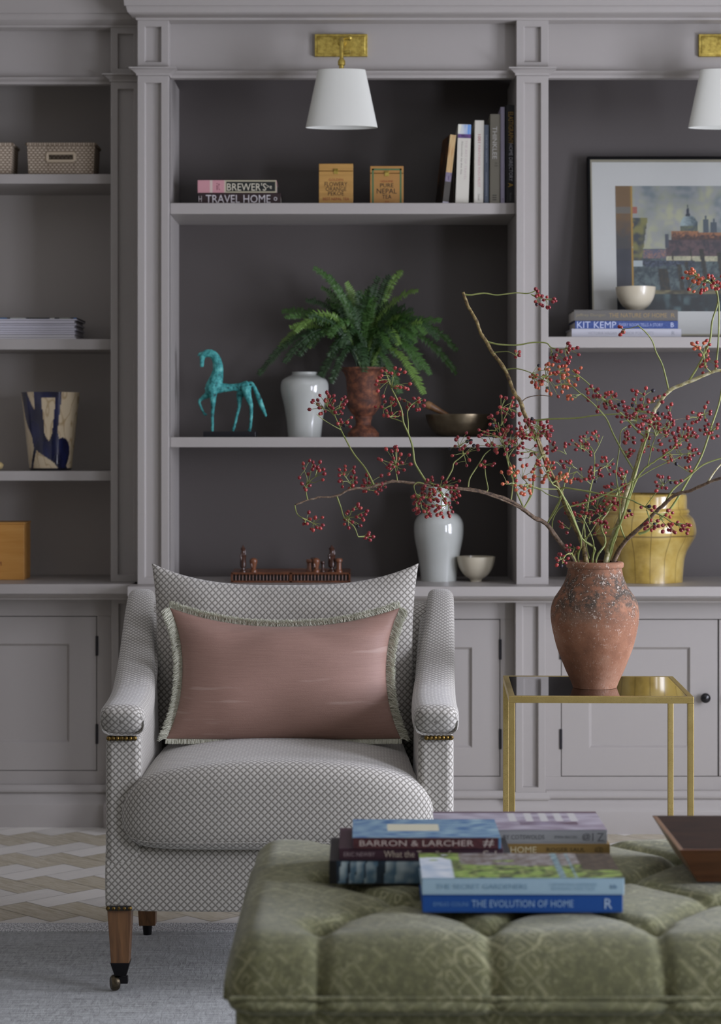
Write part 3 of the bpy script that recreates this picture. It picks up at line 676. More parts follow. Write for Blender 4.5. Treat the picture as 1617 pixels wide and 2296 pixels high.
# ---------------------------------------------------------------- worktop of the middle section
jar('baluster_vase', 'tall celadon baluster vase on the worktop behind the berries', 'vase', 984, 6.70, [(40, 1302), (40.5, 1296), (42, 1282), (45, 1258), (49, 1235), (54, 1211), (56, 1188), (54, 1169), (45, 1155), (33, 1148), (28, 1140), (28, 1120), (29.5, 1100), (32, 1088)], M_celadon, CT)
M_cream = glaze('cream_stoneware', '#bdb49c', '#c9c2ae', .35, 20)
jar('cream_bowl', 'small cream bowl on the worktop beside the celadon vase', 'bowl', 1067.5, 6.66, [(13, 1305), (14, 1300), (26, 1291), (36, 1277), (41.5, 1262), (43.5, 1249)], M_cream, CT, 'cream bowls')
def chess():
    y = 6.60; k = y/F; xa, xb = X(518, y), X(786, y); z0 = CT; z1 = Z(1283.5, y)
    wd = wood('carved_walnut', '#4a2c1c', '#6b412a', (60, 60, 60), .3); wl = wood('chess_light_wood', '#633b26', '#7d4e33', (50, 50, 50), .3)
    t = thing('chess_board', 'carved dark wood chess box with little arches along its front', 'game board', ((xa+xb)/2, y, z0))
    D = xb-xa
    MB().box(xa+.004, xb-.004, y+.006, y+.20, z0, z1-.002).build('box', flat('dark_recess', '#1c1412', .6), t)
    mb = MB().box(xa, xb, y, y+.205, z0, z0+.006).box(xa, xb, y, y+.205, z1-.006, z1); mb.build('board', wd, t, bevel=.001)
    mb = MB(); n = 34
    for i in range(n+1):
        x = xa+.004+(D-.008)*i/n
        mb.lathe([(.0016, z0+.006), (.0022, z0+.010), (.0014, z0+.014), (.0024, z0+.019), (.0016, z0+.023), (.003, z1-.006)], x, y+.003, 0, 8)
    mb.box(xa+D/2-.004, xa+D/2+.004, y, y+.005, z0, z1); mb.box(xa, xa+.005, y, y+.005, z0, z1); mb.box(xb-.005, xb, y, y+.005, z0, z1)
    mb.build('arcade', wd, t, smooth=40)
    mb = MB(); s = .185/8
    for i in range(8):
        for j in range(8):
            if (i+j) % 2: mb.box(xa+.04+i*(D-.08)/8, xa+.04+(i+1)*(D-.08)/8, y+.01+j*s, y+.01+(j+1)*s, z1, z1+.0006)
    mb.build('squares', wl, t)
    # raised dark rail around the back
    def piece(pxc, top, w, prof, label, dy=.03, m=wl, nm='chess_piece', extra=None):
        yy = y+dy; x = X(pxc, yy); h = Z(top, yy)-z1; r = w*yy/F/2
        mb = MB().lathe([(.0005, z1)]+[(a*r, z1+b*h) for a, b in prof], x, yy, 0, 20, cap=True)
        if extra: extra(mb, x, yy, z1, h, r)
        o = mb.build(nm, m, None, smooth=40)
        off = Vector((x, yy, z1)); o.data.transform(Matrix.Translation(-off)); o.location = off
        tag(o, label, 'chess piece', 'wooden chess pieces on the box')
    king = [(.9, 0), (.9, .05), (.5, .09), (.45, .16), (.8, .2), (.85, .3), (.75, .55), (.95, .6), (.6, .66), (.5, .8), (.7, .86), (.3, .93), (.08, 1)]
    pawn = [(.9, 0), (.9, .12), (.55, .2), (.6, .3), (.95, .7), (1, .82), (.9, .9), (.3, 1)]
    rook = [(1, 0), (1, .1), (.72, .18), (.68, .7), (1, .78), (1, .92), (.8, 1)]
    def figure(mb, x, yy, z, h, r):
        mb.ball((x+r*.2, yy, z+h*.72), (r*.45, r*.4, h*.10)); mb.tube([(x-r*.3, yy-.004, z+.35*h), (x-r*.55, yy-.006, z+.6*h), (x-r*.2, yy, z+.75*h)], [r*.3, r*.32, r*.2], 8)
        mb.tube([(x+r*.35, yy, z+.5*h), (x+r*.6, yy, z+.7*h), (x+r*.5, yy, z+.85*h)], [r*.25, r*.22, r*.08], 8)
    dk = wood('chess_dark_wood', '#33201a', '#4c2f22', (50, 50, 50), .25)
    piece(545, 1222, 17, king, 'tall carved chess king at the left end of the box', .02, dk, extra=figure)
    piece(568.5, 1251, 18, pawn, 'stubby wooden chess piece next to the king at the left end', .018, wl, extra=figure)
    piece(693, 1254, 13, rook, 'wooden castle chess piece, leftmost of the right-hand group', .05, wl)
    piece(709, 1251, 17, pawn, 'lighter chess piece between two dark castles', .02, wl, extra=figure)
    piece(702, 1250, 10, rook, 'dark castle chess piece close behind the lighter one', .07, dk)
    piece(724, 1258, 10, rook, 'small dark castle chess piece beside the tall carved group', .035, dk)
    piece(744, 1222, 20, king, 'tall carved chess queen at the right end of the box', .03, dk, extra=figure)
    piece(760, 1252, 16, rook, 'light wooden castle chess piece at the far right of the box', .02, wl)
chess()
# ---------------------------------------------------------------- right section
def yellow():
    t = NT('yellow_lacquer', '#b59c3c', .25, 0, Coat_Weight=.5, Coat_Roughness=.08); co = t.co('Object'); n = t.noise(co, 9, 4, .6)
    c = t.ramp(n, [(.3, '#80692c'), (.5, '#b0954a'), (.7, '#c6af68')])
    sp = t.n('ShaderNodeSeparateXYZ'); t.l(t.co('Object'), sp.inputs[0])
    at = t.math('ARCTAN2', sp.outputs[1], sp.outputs[0]); wob = t.math('MULTIPLY', t.noise(co, 12, 2), .10)
    seam = t.math('PINGPONG', t.math('ADD', t.math('MULTIPLY', at, 2.55), wob), .5)
    hz = t.math('PINGPONG', t.math('ADD', t.math('MULTIPLY', sp.outputs[2], 6.8), t.math('MULTIPLY', wob, .25)), .5)
    crk = t.ramp(t.math('MINIMUM', seam, t.math('MULTIPLY', hz, 1.4)), [(.0, 1), (.035, 0)])
    t.color(t.mix(crk, c, '#5f4c26')); t.bump(n, .1, .003); return t.m
jar('lacquer_jar', 'large yellow lacquered jar behind the berry branches', 'jar', 1447.8, 6.66, [(83, 1309), (83, 1300), (84, 1285), (86, 1263), (91, 1243), (101, 1225), (111, 1207), (113, 1190), (107, 1169), (97, 1159), (96, 1156), (98, 1152), (96, 1147), (92, 1143), (92, 1125), (91, 1115), (86, 1112)], yellow(), CT, seg=96)
S3 = Z(755, YF)
yb = 6.62; k = yb/F; zA = Z(737, yb)-S3; zB = Z(719, yb)-Z(737, yb)-.0006; zC = Z(694, yb)-Z(719, yb)
GR = 'books stacked under the cream bowl'
book('white book at the bottom of the stack under the cream bowl', 246*k, zA, .2, '#b9bac2', (X(1405, yb), yb, S3), titles=[('VICTORIA HAGAN', -.075, zA/2, 65*k, 7*k, '#9b9ca6'), ('INTERIOR PORTRAITS', .03, zA/2, 78*k, 7*k, '#9b9ca6'), ('R', .145, zA/2, 7*k, 8*k, '#8b8c96')], group=GR)
def sp_kk(u, v): return mixc(lin('#233a78'), lin('#3a528c'), .5+nz(u*14, v, 6)*1.6)
book('blue book lettered KIT KEMP in the middle of the stack', 231*k, zB, .2, '#2a4288', (X(1405.5, yb), yb+.003, S3+zA), spine_fn=sp_kk, titles=[('KIT KEMP', -.093, zB/2, 88*k, 14.5*k, '#b8c0d6'), ('EVERY ROOM TELLS A STORY', .045, zB/2, 98*k, 7*k, '#9fabd0'), ('B', .142, zB/2, 7*k, 10*k, '#c8d0e6')], group=GR)
book('grey book titled THE NATURE OF HOME on top of the stack', 233*k, zC, .2, '#5f5d59', (X(1404, yb), yb, S3+zA+zB), titles=[('Jeffrey Dungan', -.11, zC/2, 66*k, 8*k, '#8a7f62'), ('THE NATURE OF HOME', .037, zC/2, 130*k, 10*k, '#9a8358'), ('R', .146, zC/2, 9*k, 9*k, '#9a8358')], group=GR)
jar('cream_bowl', 'cream bowl standing on the stack of three books', 'bowl', 1425.5, 6.70, [(17, 695), (18, 692), (30, 682), (39, 668), (43.5, 654), (45, 641)], M_cream, S3+zA+zB+zC, 'cream bowls')
def picture():
    W = X(1880, 6.8)-X(1322, 6.8); H = .615; T = .026
    tilt = math.radians(8)
    x0 = X(1322, 6.78)
    t = thing('framed_picture', 'black framed watercolour of a domed waterfront church with a white mount', 'picture', (x0+W/2, 6.765, S3+.0005), None, (-tilt, 0, 0))
    zt = (Z(352, 6.86)-S3)/math.cos(tilt); H = zt; w = W/2; b = .0125
    mb = MB()
    for a, c, d, e in ((-w, w, H-b*.75, H), (-w, w, 0, b), (-w, -w+b*.75, b, H-b*.75), (w-b*.75, w, b, H-b*.75)): mb.box(a, c, 0, T, d, e)
    mb.box(-w+.002, w-.002, T-.004, T, .002, H-.002)
    mb.build('frame', flat('black_frame', '#040405', .6, Specular_IOR_Level=.15), t, world=False, bevel=.0015)
    mb = MB(); f = .0065
    for a, c, d, e in ((-w+.0094, w-.0094, H-.0094-f, H-.0094), (-w+.0094, w-.0094, b, b+f), (-w+.0094, -w+.0094+f*.8, b+f, H-.0094-f), (w-.0094-f*.8, w-.0094, b+f, H-.0094-f)): mb.box(a, c, .004, .014, d, e)
    mb.build('slip', flat('silver_slip', '#8f8c7a', .45, .3), t, world=False)
    MB().box(-w+.008, w-.008, .012, .015, .01, H-.01).build('mount', flat('white_mount', '#bdbfbb', .8), t, world=False)
    # painting
    kk = 6.82/F; px0, px1 = -w+(1385-1322)*kk, w-(1385-1322)*kk; pz1 = H-(417-352)*kk/math.cos(tilt)-.001; pz0 = H-(703-352)*kk-.004
    nx, ny = 210, 170; m = MB(); m.c = []; vs = []
    import functools
    wpx = (px1-px0)/kk
    def pix(u, v):
        x = u*wpx+1385; yy = 417+(1-v)*286       # photo-like coordinates
        n1 = nz(x, yy, .02, 3); n2 = nz(x, yy, .08, 9); n3 = nz(x, yy, .3, 5)
        if x < 1423+n2*2:
            c = mixc(lin('#6b5436'), lin('#40403f'), (yy-480)/60+n2*.4)
            if 465 < yy < 480: c = lin('#65625a')
            if yy > 560: c = mixc(lin('#3a3d44'), lin('#2c3038'), n2+.5)
            if x > 1419: c = lin('#9a7a33')
            return c
        sky = mixc(lin('#5f6f7c'), lin('#8f9580'), .5+n1*1.5+(yy-450)/160)
        sky = mixc(sky, lin('#7d8590'), .4+n2)
        c = sky
        if yy > 560: c = mixc(lin('#4a5e66'), lin('#2a3a44'), .5+n3+n2)
        # dome and towers
        dx = (x-1549)/20; dy = (yy-509)/25
        if dx*dx+dy*dy < 1 and yy < 512: c = mixc(lin('#7d95a2'), lin('#2e4352'), (x-1535)/30+n3*.4)
        if abs(x-1549) < 20 and 508 < yy < 522: c = mixc(lin('#58614c'), lin('#3a4a50'), .5+n3)
        if abs(x-1547) < max(1.2, (yy-458)*.18) and 460 < yy < 486: c = lin('#243040')
        for tx, h0 in ((1587, 485), (1605, 492), (1640, 480), (1700, 500)):
            if abs(x-tx) < 7 and h0+8 < yy < 530 or abs(x-tx) < 2.5 and h0 < yy < h0+9: c = lin('#3c4c5c')
        if x > 1509 and 520 < yy < 545+n2*6 and (x < 1571 or yy > 524): c = mixc(lin('#8c5a33'), lin('#3b2f33'), (yy-522)/14+n3)
        if x > 1497 and 540 < yy < 578: c = mixc(lin('#54434a'), lin('#33323e'), .5+n2+n3)
        if x > 1495 and abs(x-1498) < 4 and 528 < yy < 560: c = lin('#3a4454')
        if 1423 < x < 1446-(yy-560)*.15 and 490 < yy < 590: c = mixc(lin('#6a6b35'), lin('#2f3a44'), .4+n2*1.5)
        if x < 1433 and yy < 480 and yy > 465: c = lin('#8c4b42')
        if 1446 < x < 1497 and 562 < yy < 582: c = mixc(lin('#46506a'), lin('#8a6255'), .3+n3)
        if x > 1497 and 577 < yy < 590: c = mixc(lin('#7f8672'), lin('#a7a48c'), .5+n3)
        if 1430 < x < 1560 and 588 < yy < 600+n2*5: c = mixc(lin('#202a38'), lin('#41506a'), .4+n3)
        if 1423 < x < 1444 and 588 < yy < 602: c = lin('#8fa0ad')
        for tx, a0, a1, ww in ((1492, 606, 700, 11), (1530, 596, 690, 5), (1547, 590, 650, 4), (1585, 560, 640, 5), (1518, 570, 590, 1.5), (1560, 560, 590, 1.5), (1625, 570, 690, 7), (1680, 560, 690, 6), (1760, 575, 700, 8)):
            if abs(x-tx-(yy-640)*.12) < ww and a0 < yy < a1: c = mixc(lin('#1d262c'), lin('#39362c'), .4+n3)
        if 655 < yy < 664 and x > 1465: c = mixc(lin('#6a6648'), lin('#3a3a30'), .4+n2*2)
        if yy > 664: c = mixc(lin('#1c262c'), lin('#3e5a62'), .25+nz(x, yy, .06, 2)*1.6 if nz(x, 0, .12, 4) > 0 else .1)
        return tuple(min(1, max(0, (a*.8+.2*(c[0]*.3+c[1]*.6+c[2]*.1))*w_)) for a, w_ in zip(c[:3], (1.25, 1.2, 1.05)))+(1,)
    for j in range(ny+1):
        for i in range(nx+1):
            u, v = i/nx, j/ny; vs.append((px0+u*(px1-px0), .0115, pz0+v*(pz1-pz0))); m.c.append(pix(u, v))
    m.add(vs, [(j*(nx+1)+i, j*(nx+1)+i+1, (j+1)*(nx+1)+i+1, (j+1)*(nx+1)+i) for j in range(ny) for i in range(nx)])
    m.build('painting', M_print, t, world=False)
    g = NT('picture_glass', '#ffffff', .05, 0, Transmission_Weight=1.0, IOR=1.45)
    MB().box(-w+.008, w-.008, .0035, .0045, .01, H-.008).build('glass', thin_glass, t, world=False)
thin_glass = bpy.data.materials.new('thin_glass'); thin_glass.use_nodes = True
nt = thin_glass.node_tree; nt.nodes.remove(nt.nodes['Principled BSDF'])
tr = nt.nodes.new('ShaderNodeBsdfTransparent'); gl = nt.nodes.new('ShaderNodeBsdfGlossy'); gl.inputs['Roughness'].default_value = .03
fr = nt.nodes.new('ShaderNodeFresnel'); fr.inputs[0].default_value = 1.22; mx = nt.nodes.new('ShaderNodeMixShader')
nt.links.new(fr.outputs[0], mx.inputs[0]); nt.links.new(tr.outputs[0], mx.inputs[1]); nt.links.new(gl.outputs[0], mx.inputs[2]); nt.links.new(mx.outputs[0], nt.nodes['Material Output'].inputs[0])
picture()
# ---------------------------------------------------------------- left section
YL = YF+ST
L1z, L2z, L3z = Z(390, YL), Z(760, YL), Z(1056, YL)
def wicker():
    t = NT('woven_rattan', '#9d8f7b', .8); sp = t.n('ShaderNodeSeparateXYZ'); t.l(t.co('UV'), sp.inputs[0])
    row = t.math('MULTIPLY', sp.outputs[1], 130); r = t.math('PINGPONG', row, .5); par = t.math('MODULO', t.math('FLOOR', row), 2)
    cx = t.math('PINGPONG', t.math('ADD', t.math('MULTIPLY', sp.outputs[0], 75), t.math('MULTIPLY', par, .5)), .5)
    h = t.math('MULTIPLY', r, cx); n = t.noise(t.co('Object'), 60, 3)
    t.color(t.mix(t.ramp(h, [(.0, 0), (.12, 1)]), '#7a6a58', t.mix(n, '#b5a592', '#d9ccb8'))); t.bump(h, .8, .004); return t.m
M_wick = wicker()
def basket(x0, x1, label):
    y = 6.73; xa, xb = X(x0, y), X(x1, y); z0 = L1z; z1 = Z(323, y); w = xb-xa
    t = thing('basket', label, 'basket', ((xa+xb)/2, y, z0), 'woven baskets on the top left shelf')
    ha, hb = (xa+xb)/2-w*.2, (xa+xb)/2+w*.2; hz0, hz1 = Z(361, y), Z(344, y); D = .13; i = .006
    mb = MB(); g = .004
    mb.box(xa, ha, y, y+g, z0, z1); mb.box(hb, xb, y, y+g, z0, z1); mb.box(ha, hb, y, y+g, z0, hz0); mb.box(ha, hb, y, y+g, hz1, z1)
    mb.box(xa, xa+g, y+g, y+D-g, z0, z1); mb.box(xb-g, xb, y+g, y+D-g, z0, z1); mb.box(xa, xb, y+D-g, y+D, z0, z1); mb.box(xa+g, xb-g, y+g, y+D-g, z0, z0+g)
    for n_, v in enumerate(mb.v):
        f = (v.z-z0)/(z1-z0); v.x = (xa+xb)/2+(v.x-(xa+xb)/2)*(.955+.045*f)
    mb.build('body', M_wick, t, bevel=.002)
    mb = MB(); e = .005
    for p in (((ha, hz0), (hb, hz0)), ((hb, hz0), (hb, hz1)), ((hb, hz1), (ha, hz1)), ((ha, hz1), (ha, hz0))):
        mb.tube([(p[0][0], y, p[0][1]), (p[1][0], y, p[1][1])], e, 8)
    mb.build('handle', flat('handle_cane', '#cdbda4', .7), t, smooth=50)
    pts = [(xa, y, z1), (xb, y, z1), (xb, y+D, z1), (xa, y+D, z1), (xa, y, z1)]
    mb = MB()
    for a, b in zip(pts, pts[1:]): mb.tube([a, b], .005, 8)
    mb.build('rim', M_wick, t, smooth=50)
basket(60, 213, 'pale woven basket with a slot handle, whole in view')
basket(-127, 27, 'pale woven basket cut off by the left edge of the photo')
rnd = random.Random(5); zc = L2z
yb = 6.74
for i in range(9):
    th = .0072+rnd.uniform(-.001, .0018); xr = 170+rnd.uniform(-4, 1) if i < 8 else 172
    c = rnd.choice(['#dcdadc', '#c9c7cf', '#e2e0e0', '#c4c3cc'])
    Lm = .30; yy = yb+rnd.uniform(0, .006)
    lab = ['white-edged magazine at the bottom of the pile on the left shelf', 'second magazine from the bottom of the left pile', 'third magazine from the bottom of the left pile', 'fourth magazine from the bottom of the left pile', 'middle magazine of the left pile', 'fourth magazine from the top of the left pile', 'third magazine from the top of the left pile', 'magazine just under the colourful top one', 'top magazine with a dark colourful cover on the left pile'][i]
    o = thing('magazine', lab, 'magazine', (X(xr, yy)-Lm/2, yy, zc), 'magazines piled on the left shelf')
    MB().box(-Lm/2, Lm/2, 0, .21, .0004, th-.0004).build('pages', flat('magazine_pages', c, .7), o, world=False)
    cc = ['#8b8890', '#6d6a70', '#77787c', '#9c9aa2', '#5f5e66', '#85828a', '#7b7c84', '#75727a', '#23262b'][i]
    mb = MB().box(-Lm/2, Lm/2, -.0006, .2105, 0, .0005).box(-Lm/2, Lm/2, -.0006, .2105, th-.0005 if i < 8 else th-.004, th); mb.build('cover', flat('magazine_cover', cc, .35), o, world=False)
    if i == 8:
        mb = MB(); pl = []
        for q, (a, b, col) in enumerate(((-.13, -.09, '#3f6f9c'), (-.08, -.03, '#b7b9b4'), (-.02, .03, '#34382f'), (.045, .06, '#c0bfb8'), (.075, .11, '#8d9184'), (.12, .13, '#2f5f96'))):
            mb = MB().box(a+.02, b+.02, -.0009, .001, th-.0035, th-.0008); mb.build('cover_print', flat('cover_ink', col, .5), o, world=False)
    zc += th+.0002
def blue_vase():
    y = 6.82; k = y/F; cx = X(113.5, y)
    z0 = L3z; z1 = Z(880, y); r0, r1 = 47.5*k, 66*k
    pr = [(.0005, z0), (r0*.96, z0), (r0, z0+.004)]+[(r0+(r1-r0)*(i/100), z0+.004+(z1-z0-.004)*i/100) for i in range(1, 101)]+[(r1-.004, z1), (r1-.005, z1-.01), (r0-.004, z0+.02), (.0005, z0+.02)]
    m = MB().lathe(pr, 0, 0, -z0, 200, cap=False); m.c = []
    for v in m.v:
        a = math.atan2(v.x, -v.y); f = v.z/(z1-z0)             # a=0 faces the camera
        u = a/1.25                                             # -1..1 across the visible front
        w = nz(u*1.4, f*1.6, 1, 2)*.25
        def band(c0, wd): return abs(u-c0(f)+w*.35) < wd(f)
        blue = band(lambda q: -.82+(1-q)*.95 if q > .3 else -.17+(.3-q)*2.9, lambda q: .17+.12*math.exp(-((q-.62)/.2)**2)+.18*math.exp(-((q-.28)/.13)**2))
        blue |= f > .38 and band(lambda q: -.20+.06*math.sin(q*5), lambda q: .10+.05*(q-.5)) or (f > .25 and band(lambda q: .30-.05*math.sin(q*4), lambda q: .075+.12*math.exp(-((q-.32)/.1)**2)))
        blue |= ((u-.52)/.34)**2+((f-.22)/.2)**2 < 1 or (f < .34 and band(lambda q: -.78+q*1.2, lambda q: .07))
        blue |= f > .93 and -.35 < u < .35
        if f < .03: c = lin('#14141f')
        elif blue: c = mixc(lin('#0c1030'), lin('#232c5e'), .3+nz(u*3, f*3, 1, 6))
        else:
            cr = abs(nz(u*5, f*5, 1, 8)); c = mixc(lin('#a88a5c'), lin('#e0cfae'), min(1, .25+cr*7))
        m.c.append(c)
    mm = NT('painted_glaze', '#888888', .12, 0, Coat_Weight=.6); a = mm.n('ShaderNodeAttribute', attribute_name='Col'); mm.color(a.outputs[0])
    o = m.build('tapered_vase', mm.m, None, smooth=40); o.location = (cx, y, z0)
    tag(o, 'cream and dark blue marbled tapered vase on the left shelf', 'vase')
blue_vase()
y = 6.73; xb = X(54, y); z1 = Z(1171, y)
t = thing('wooden_box', 'honey-coloured wooden box lettered M on the left worktop', 'box', (xb-.10, y, CT))
MB().box(xb-.21, xb, y, y+.13, CT, z1-.006).build('body', wood('oak_box', '#b07a34', '#c08d48', (4, 30, 55)), t, bevel=.002)
MB().box(xb-.212, xb+.002, y-.002, y+.132, z1-.006, z1).build('lid', wood('oak_lid', '#b5803a', '#c4924e', (4, 30, 55)), t, bevel=.002)
text('M', .015, .012, (X(-2, y), y-.0005, Z(1264, y)), flat('red_letters', '#6a2c1c', .6), t, 'lettering')
y = 6.75
o = MB().lathe([(.0005, 0), (.012, 0), (.026, .008), (.030, .018), (.024, .026), (.0005, .034)], 0, 0, 0, 24).build('shell_ornament', glaze('shell_cream', '#a8925c', '#c0ad80', .4, 60), None, smooth=60)
o.location = (X(-13, y), y, L3z); tag(o, 'cream shell ornament at the left edge beside the blue vase', 'ornament')
# ---------------------------------------------------------------- rug
def rug():
    x0, x1, y0, y1, h = -2.3, 2.0, 2.0, 5.27, .01
    t = NT('pale_blue_wool_weave', '#a9adb0', .95, 0, Sheen_Weight=.2)
    co = t.co('Object'); wob = t.noise(co, 40, 3)
    w1 = t.noise(t.co('Object', (10, 150, 1)), 1, 3, .6); w2 = t.noise(t.co('Object', (110, 26, 1), (0, 0, .35)), 1, 3, .7, .8)
    big = t.noise(t.co('Object', (1.2, 2.6, 1)), 1, 3)
    h_ = t.math('ADD', t.math('MULTIPLY', w1, .7), t.math('MULTIPLY', w2, .8))
    c = t.mix(t.ramp(h_, [(.45, 0), (.95, 1)]), '#494945', '#acb0ae'); c = t.mix(t.ramp(big, [(.35, 0), (.7, .4)]), c, '#bfc3c8')
    t.color(c); t.bump(h_, .5, .004)
    m = MB(); nx, ny = 90, 80; vs = []
    for j in range(ny+1):
        for i in range(nx+1):
            u, v = i/nx, j/ny; x = x0+(x1-x0)*u; y = y0+(y1-y0)*v
            vs.append((x, y, h+.0012*noise.noise(Vector((x*3, y*3, 0)))))
    m.add(vs, [(j*(nx+1)+i, j*(nx+1)+i+1, (j+1)*(nx+1)+i+1, (j+1)*(nx+1)+i) for j in range(ny) for i in range(nx)])
    m.box(x0, x1, y0, y1, .001, h-.0015)
    r = thing('rug', 'pale blue-grey woven wool rug under the armchair', 'rug', ((x0+x1)/2, (y0+y1)/2, 0))
    m.open = False; o = m.build('pile', t.m, r, smooth=40)
    t2 = NT('bound_edge', '#b5b7ba', .9); sp = t2.noise(t2.co('Object', (300, 90, 1)), 1, 2); t2.color(t2.mix(t2.ramp(sp, [(.4, 0), (.6, 1)]), '#9a9c9f', '#e8e9ea')); t2.bump(sp, .6, .003)
    MB().box(x0, x1, y1-.09, y1, h-.003, h+.0018).build('border', t2.m, r, bevel=.001)
rug()
RZ = .0105
# ---------------------------------------------------------------- armchair
def sq_ring(cx, cz, rx, rz, n=28, e=3.0):
    o = []
    for k in range(n):
        a = 2*PI*k/n; c, s = math.cos(a), math.sin(a)
        o.append((cx+rx*math.copysign(abs(c)**(2/e), c), cz+rz*math.copysign(abs(s)**(2/e), s)))
    return o
def armchair():
    YA = 4.59; xl, xr = -.550, .201; xc = (xl+xr)/2
    t = thing('armchair', 'grey lozenge-patterned upholstered armchair with wooden legs on castors', 'armchair', (xc, YA, RZ))
    # seat base
    zb, zt = .1885, .335
    mb = MB(); rings = []
    for i in range(25):
        s = i/24; x = xl+(xr-xl)*s; e = min(s, 1-s)*24
        q = [0.0, .7, .93][int(e)] if e < 3 else 1
        y0 = YA+.006-.012*math.sin(PI*s); 
        ring = [(y0+.012*(1-q), zb), (y0, zb+.012), (y0-.006, (zb+zt)/2), (y0+.004, zt-.02), (y0+.022, zt), (5.2, zt), (5.22, zb)]
        rings.append([Vector((x, a, b)) for a, b in ring])
    mb.loft(rings); mb.build('seat_rail', M_fab, t, smooth=50, bevel=.004)
    # sides
    for sg, xo in ((-1, xl), (1, xr)):
        mb = MB(); th = .078; 
        prof = [(YA+.004, zb+.002), (YA+.004, .565), (YA+.25, .60), (YA+.42, .66), (YA+.60, .74), (YA+.72, .79), (YA+.79, .78), (YA+.78, .6), (YA+.62, zb+.002)]
        rings = []
        for f in (0, 1):
            xx = xo if f == 0 else xo-sg*th
            rings.append([Vector((xx+sg*(.0+.035*max(0, (z-.55)/.25)*(max(0, (yy-YA-.2))/.6)), yy, z)) for yy, z in prof])
        mb.loft(rings); mb.build('side_panel', M_fab, t, smooth=35, bevel=.014, bseg=3)
        # rolled arm that sweeps up into the back
        path = [(YA-.014, .600, .84, 0), (YA-.008, .602, .96, 0), (YA+.02, .6025, 1, 0), (YA+.12, .607, 1, 0), (YA+.24, .616, .98, .004), (YA+.35, .641, .93, .010), (YA+.46, .675, .86, .018), (YA+.57, .722, .78, .026), (YA+.68, .772, .70, .034), (YA+.76, .797, .66, .038), (YA+.82, .79, .6, .038)]
        sp = smooth_path([Vector((a, b, 0)) for a, b, c, d in path], 4); sc = smooth_path([Vector((c, d, 0)) for a, b, c, d in path], 4)
        rings = []; n = len(sp)
        for i in range(n):
            a = sp[max(i-1, 0)]; b = sp[min(i+1, n-1)]; tg = (b-a).normalized(); nn = Vector((-tg.y, tg.x))
            cw = .050*sc[i].x; ch = .0350*(.75+.25*sc[i].x); cx_ = xo-sg*(.0385)+sg*sc[i].y
            rings.append([Vector((u, sp[i].x+nn.x*v, sp[i].y+nn.y*v)) for u, v in sq_ring(cx_, 0, cw, ch, 28, 3.4)])
        # rounded nose
        c0 = sum(rings[0], Vector())/28
        nose = [[c0+(p-c0)*f+Vector((0, -d, 0)) for p in rings[0]] for f, d in ((.12, .016), (.5, .0145), (.78, .010), (.93, .005))]
        mb = MB(); mb.loft(nose+rings)
        for fi in range(28*5): mb.uv[fi] = [(mb.v[q].x, mb.v[q].z) for q in mb.f[fi]]
        mb.build('arm', M_fab, t, smooth=60)
    # back
    mb = MB(); rings = []
    for i in range(13):
        s = i/12; x = xl+.0+(xr-xl)*s; 
        top = .80-.006*math.sin(PI*s)
        rings.append([Vector((x, yy, z)) for yy, z in ((YA+.56, .30), (YA+.60, .6), (YA+.68, top-.03), (YA+.72, top), (YA+.79, top+.002), (YA+.82, top-.03), (YA+.78, .55), (YA+.64, .1885), (YA+.58, .1885))])
    mb.loft(rings); mb.build('back', M_fab, t, smooth=50, bevel=.02, bseg=3)
    # seat cushion (front wraps round the arm fronts)
    cx, hw = -.178, .337; rings = []; N = 60
    xs = []
    for i in range(N+1):
        a = -1+2*i/N; xs.append(a)
    for a in xs:
        sx = math.copysign(abs(math.sin(a*PI/2))**.75, a); x = cx+hw*sx; q = abs(x-cx)
        end = max(0, 1-(q/hw)**14)**.5 if q < hw else 0
        end2 = max(0, 1-(q/hw)**4)**.45
        yfr = 4.535+.045*(1-end2)+.02*(q/hw)**4; wide = 1/(1+math.exp((q-.289)/.004))
        yba = yfr+.13+(.55)*wide
        if q > .27: yba = min(yba, yfr+.05+.63*wide+.02*end)
        cr = 1-(q/hw)**2.6
        z0, z1 = .333, .470+.052*cr
        zm = (z0+z1)/2-.008; rz = (z1-z0)/2*(.10+.90*end); ry = (yba-yfr)/2
        if a in (-1.0, 1.0): rz *= .1; ry *= .6
        ring = []
        n = 48
        for k in range(n):
            an = 2*PI*k/n; c, s = math.cos(an), math.sin(an)
            rf = .062; yy = yfr+rf-rf*abs(c)**.5 if c >= 0 else yfr+rf+max(.01, yba-yfr-rf)*abs(c)**.36
            z = zm+rz*math.copysign(abs(s)**.5, s)
            # crown of the long cushion
            if s > 0: z += wide*.012*math.sin(PI*min(1, max(0, (yy-yfr)/(yba-yfr))))*s
            z += .004*noise.noise(Vector((x*5, yy*5, 3)))*(1 if s > 0 else .2)
            ring.append(Vector((x, yy, z)))
        rings.append(ring)
    mb = MB(); mb.loft(rings, perring=True); sc_ = mb.build('seat_cushion', M_fab, t, smooth=80)
    for zz_, dd in ((.354, 0),):
        pts = []
        for i in range(6, N-5):
            b = rings[i][43]; pts.append(Vector((b.x, b.y-.0005, b.z)))
        MB().tube(pts, .0012, 6).build('piping', M_fab, sc_, smooth=50)
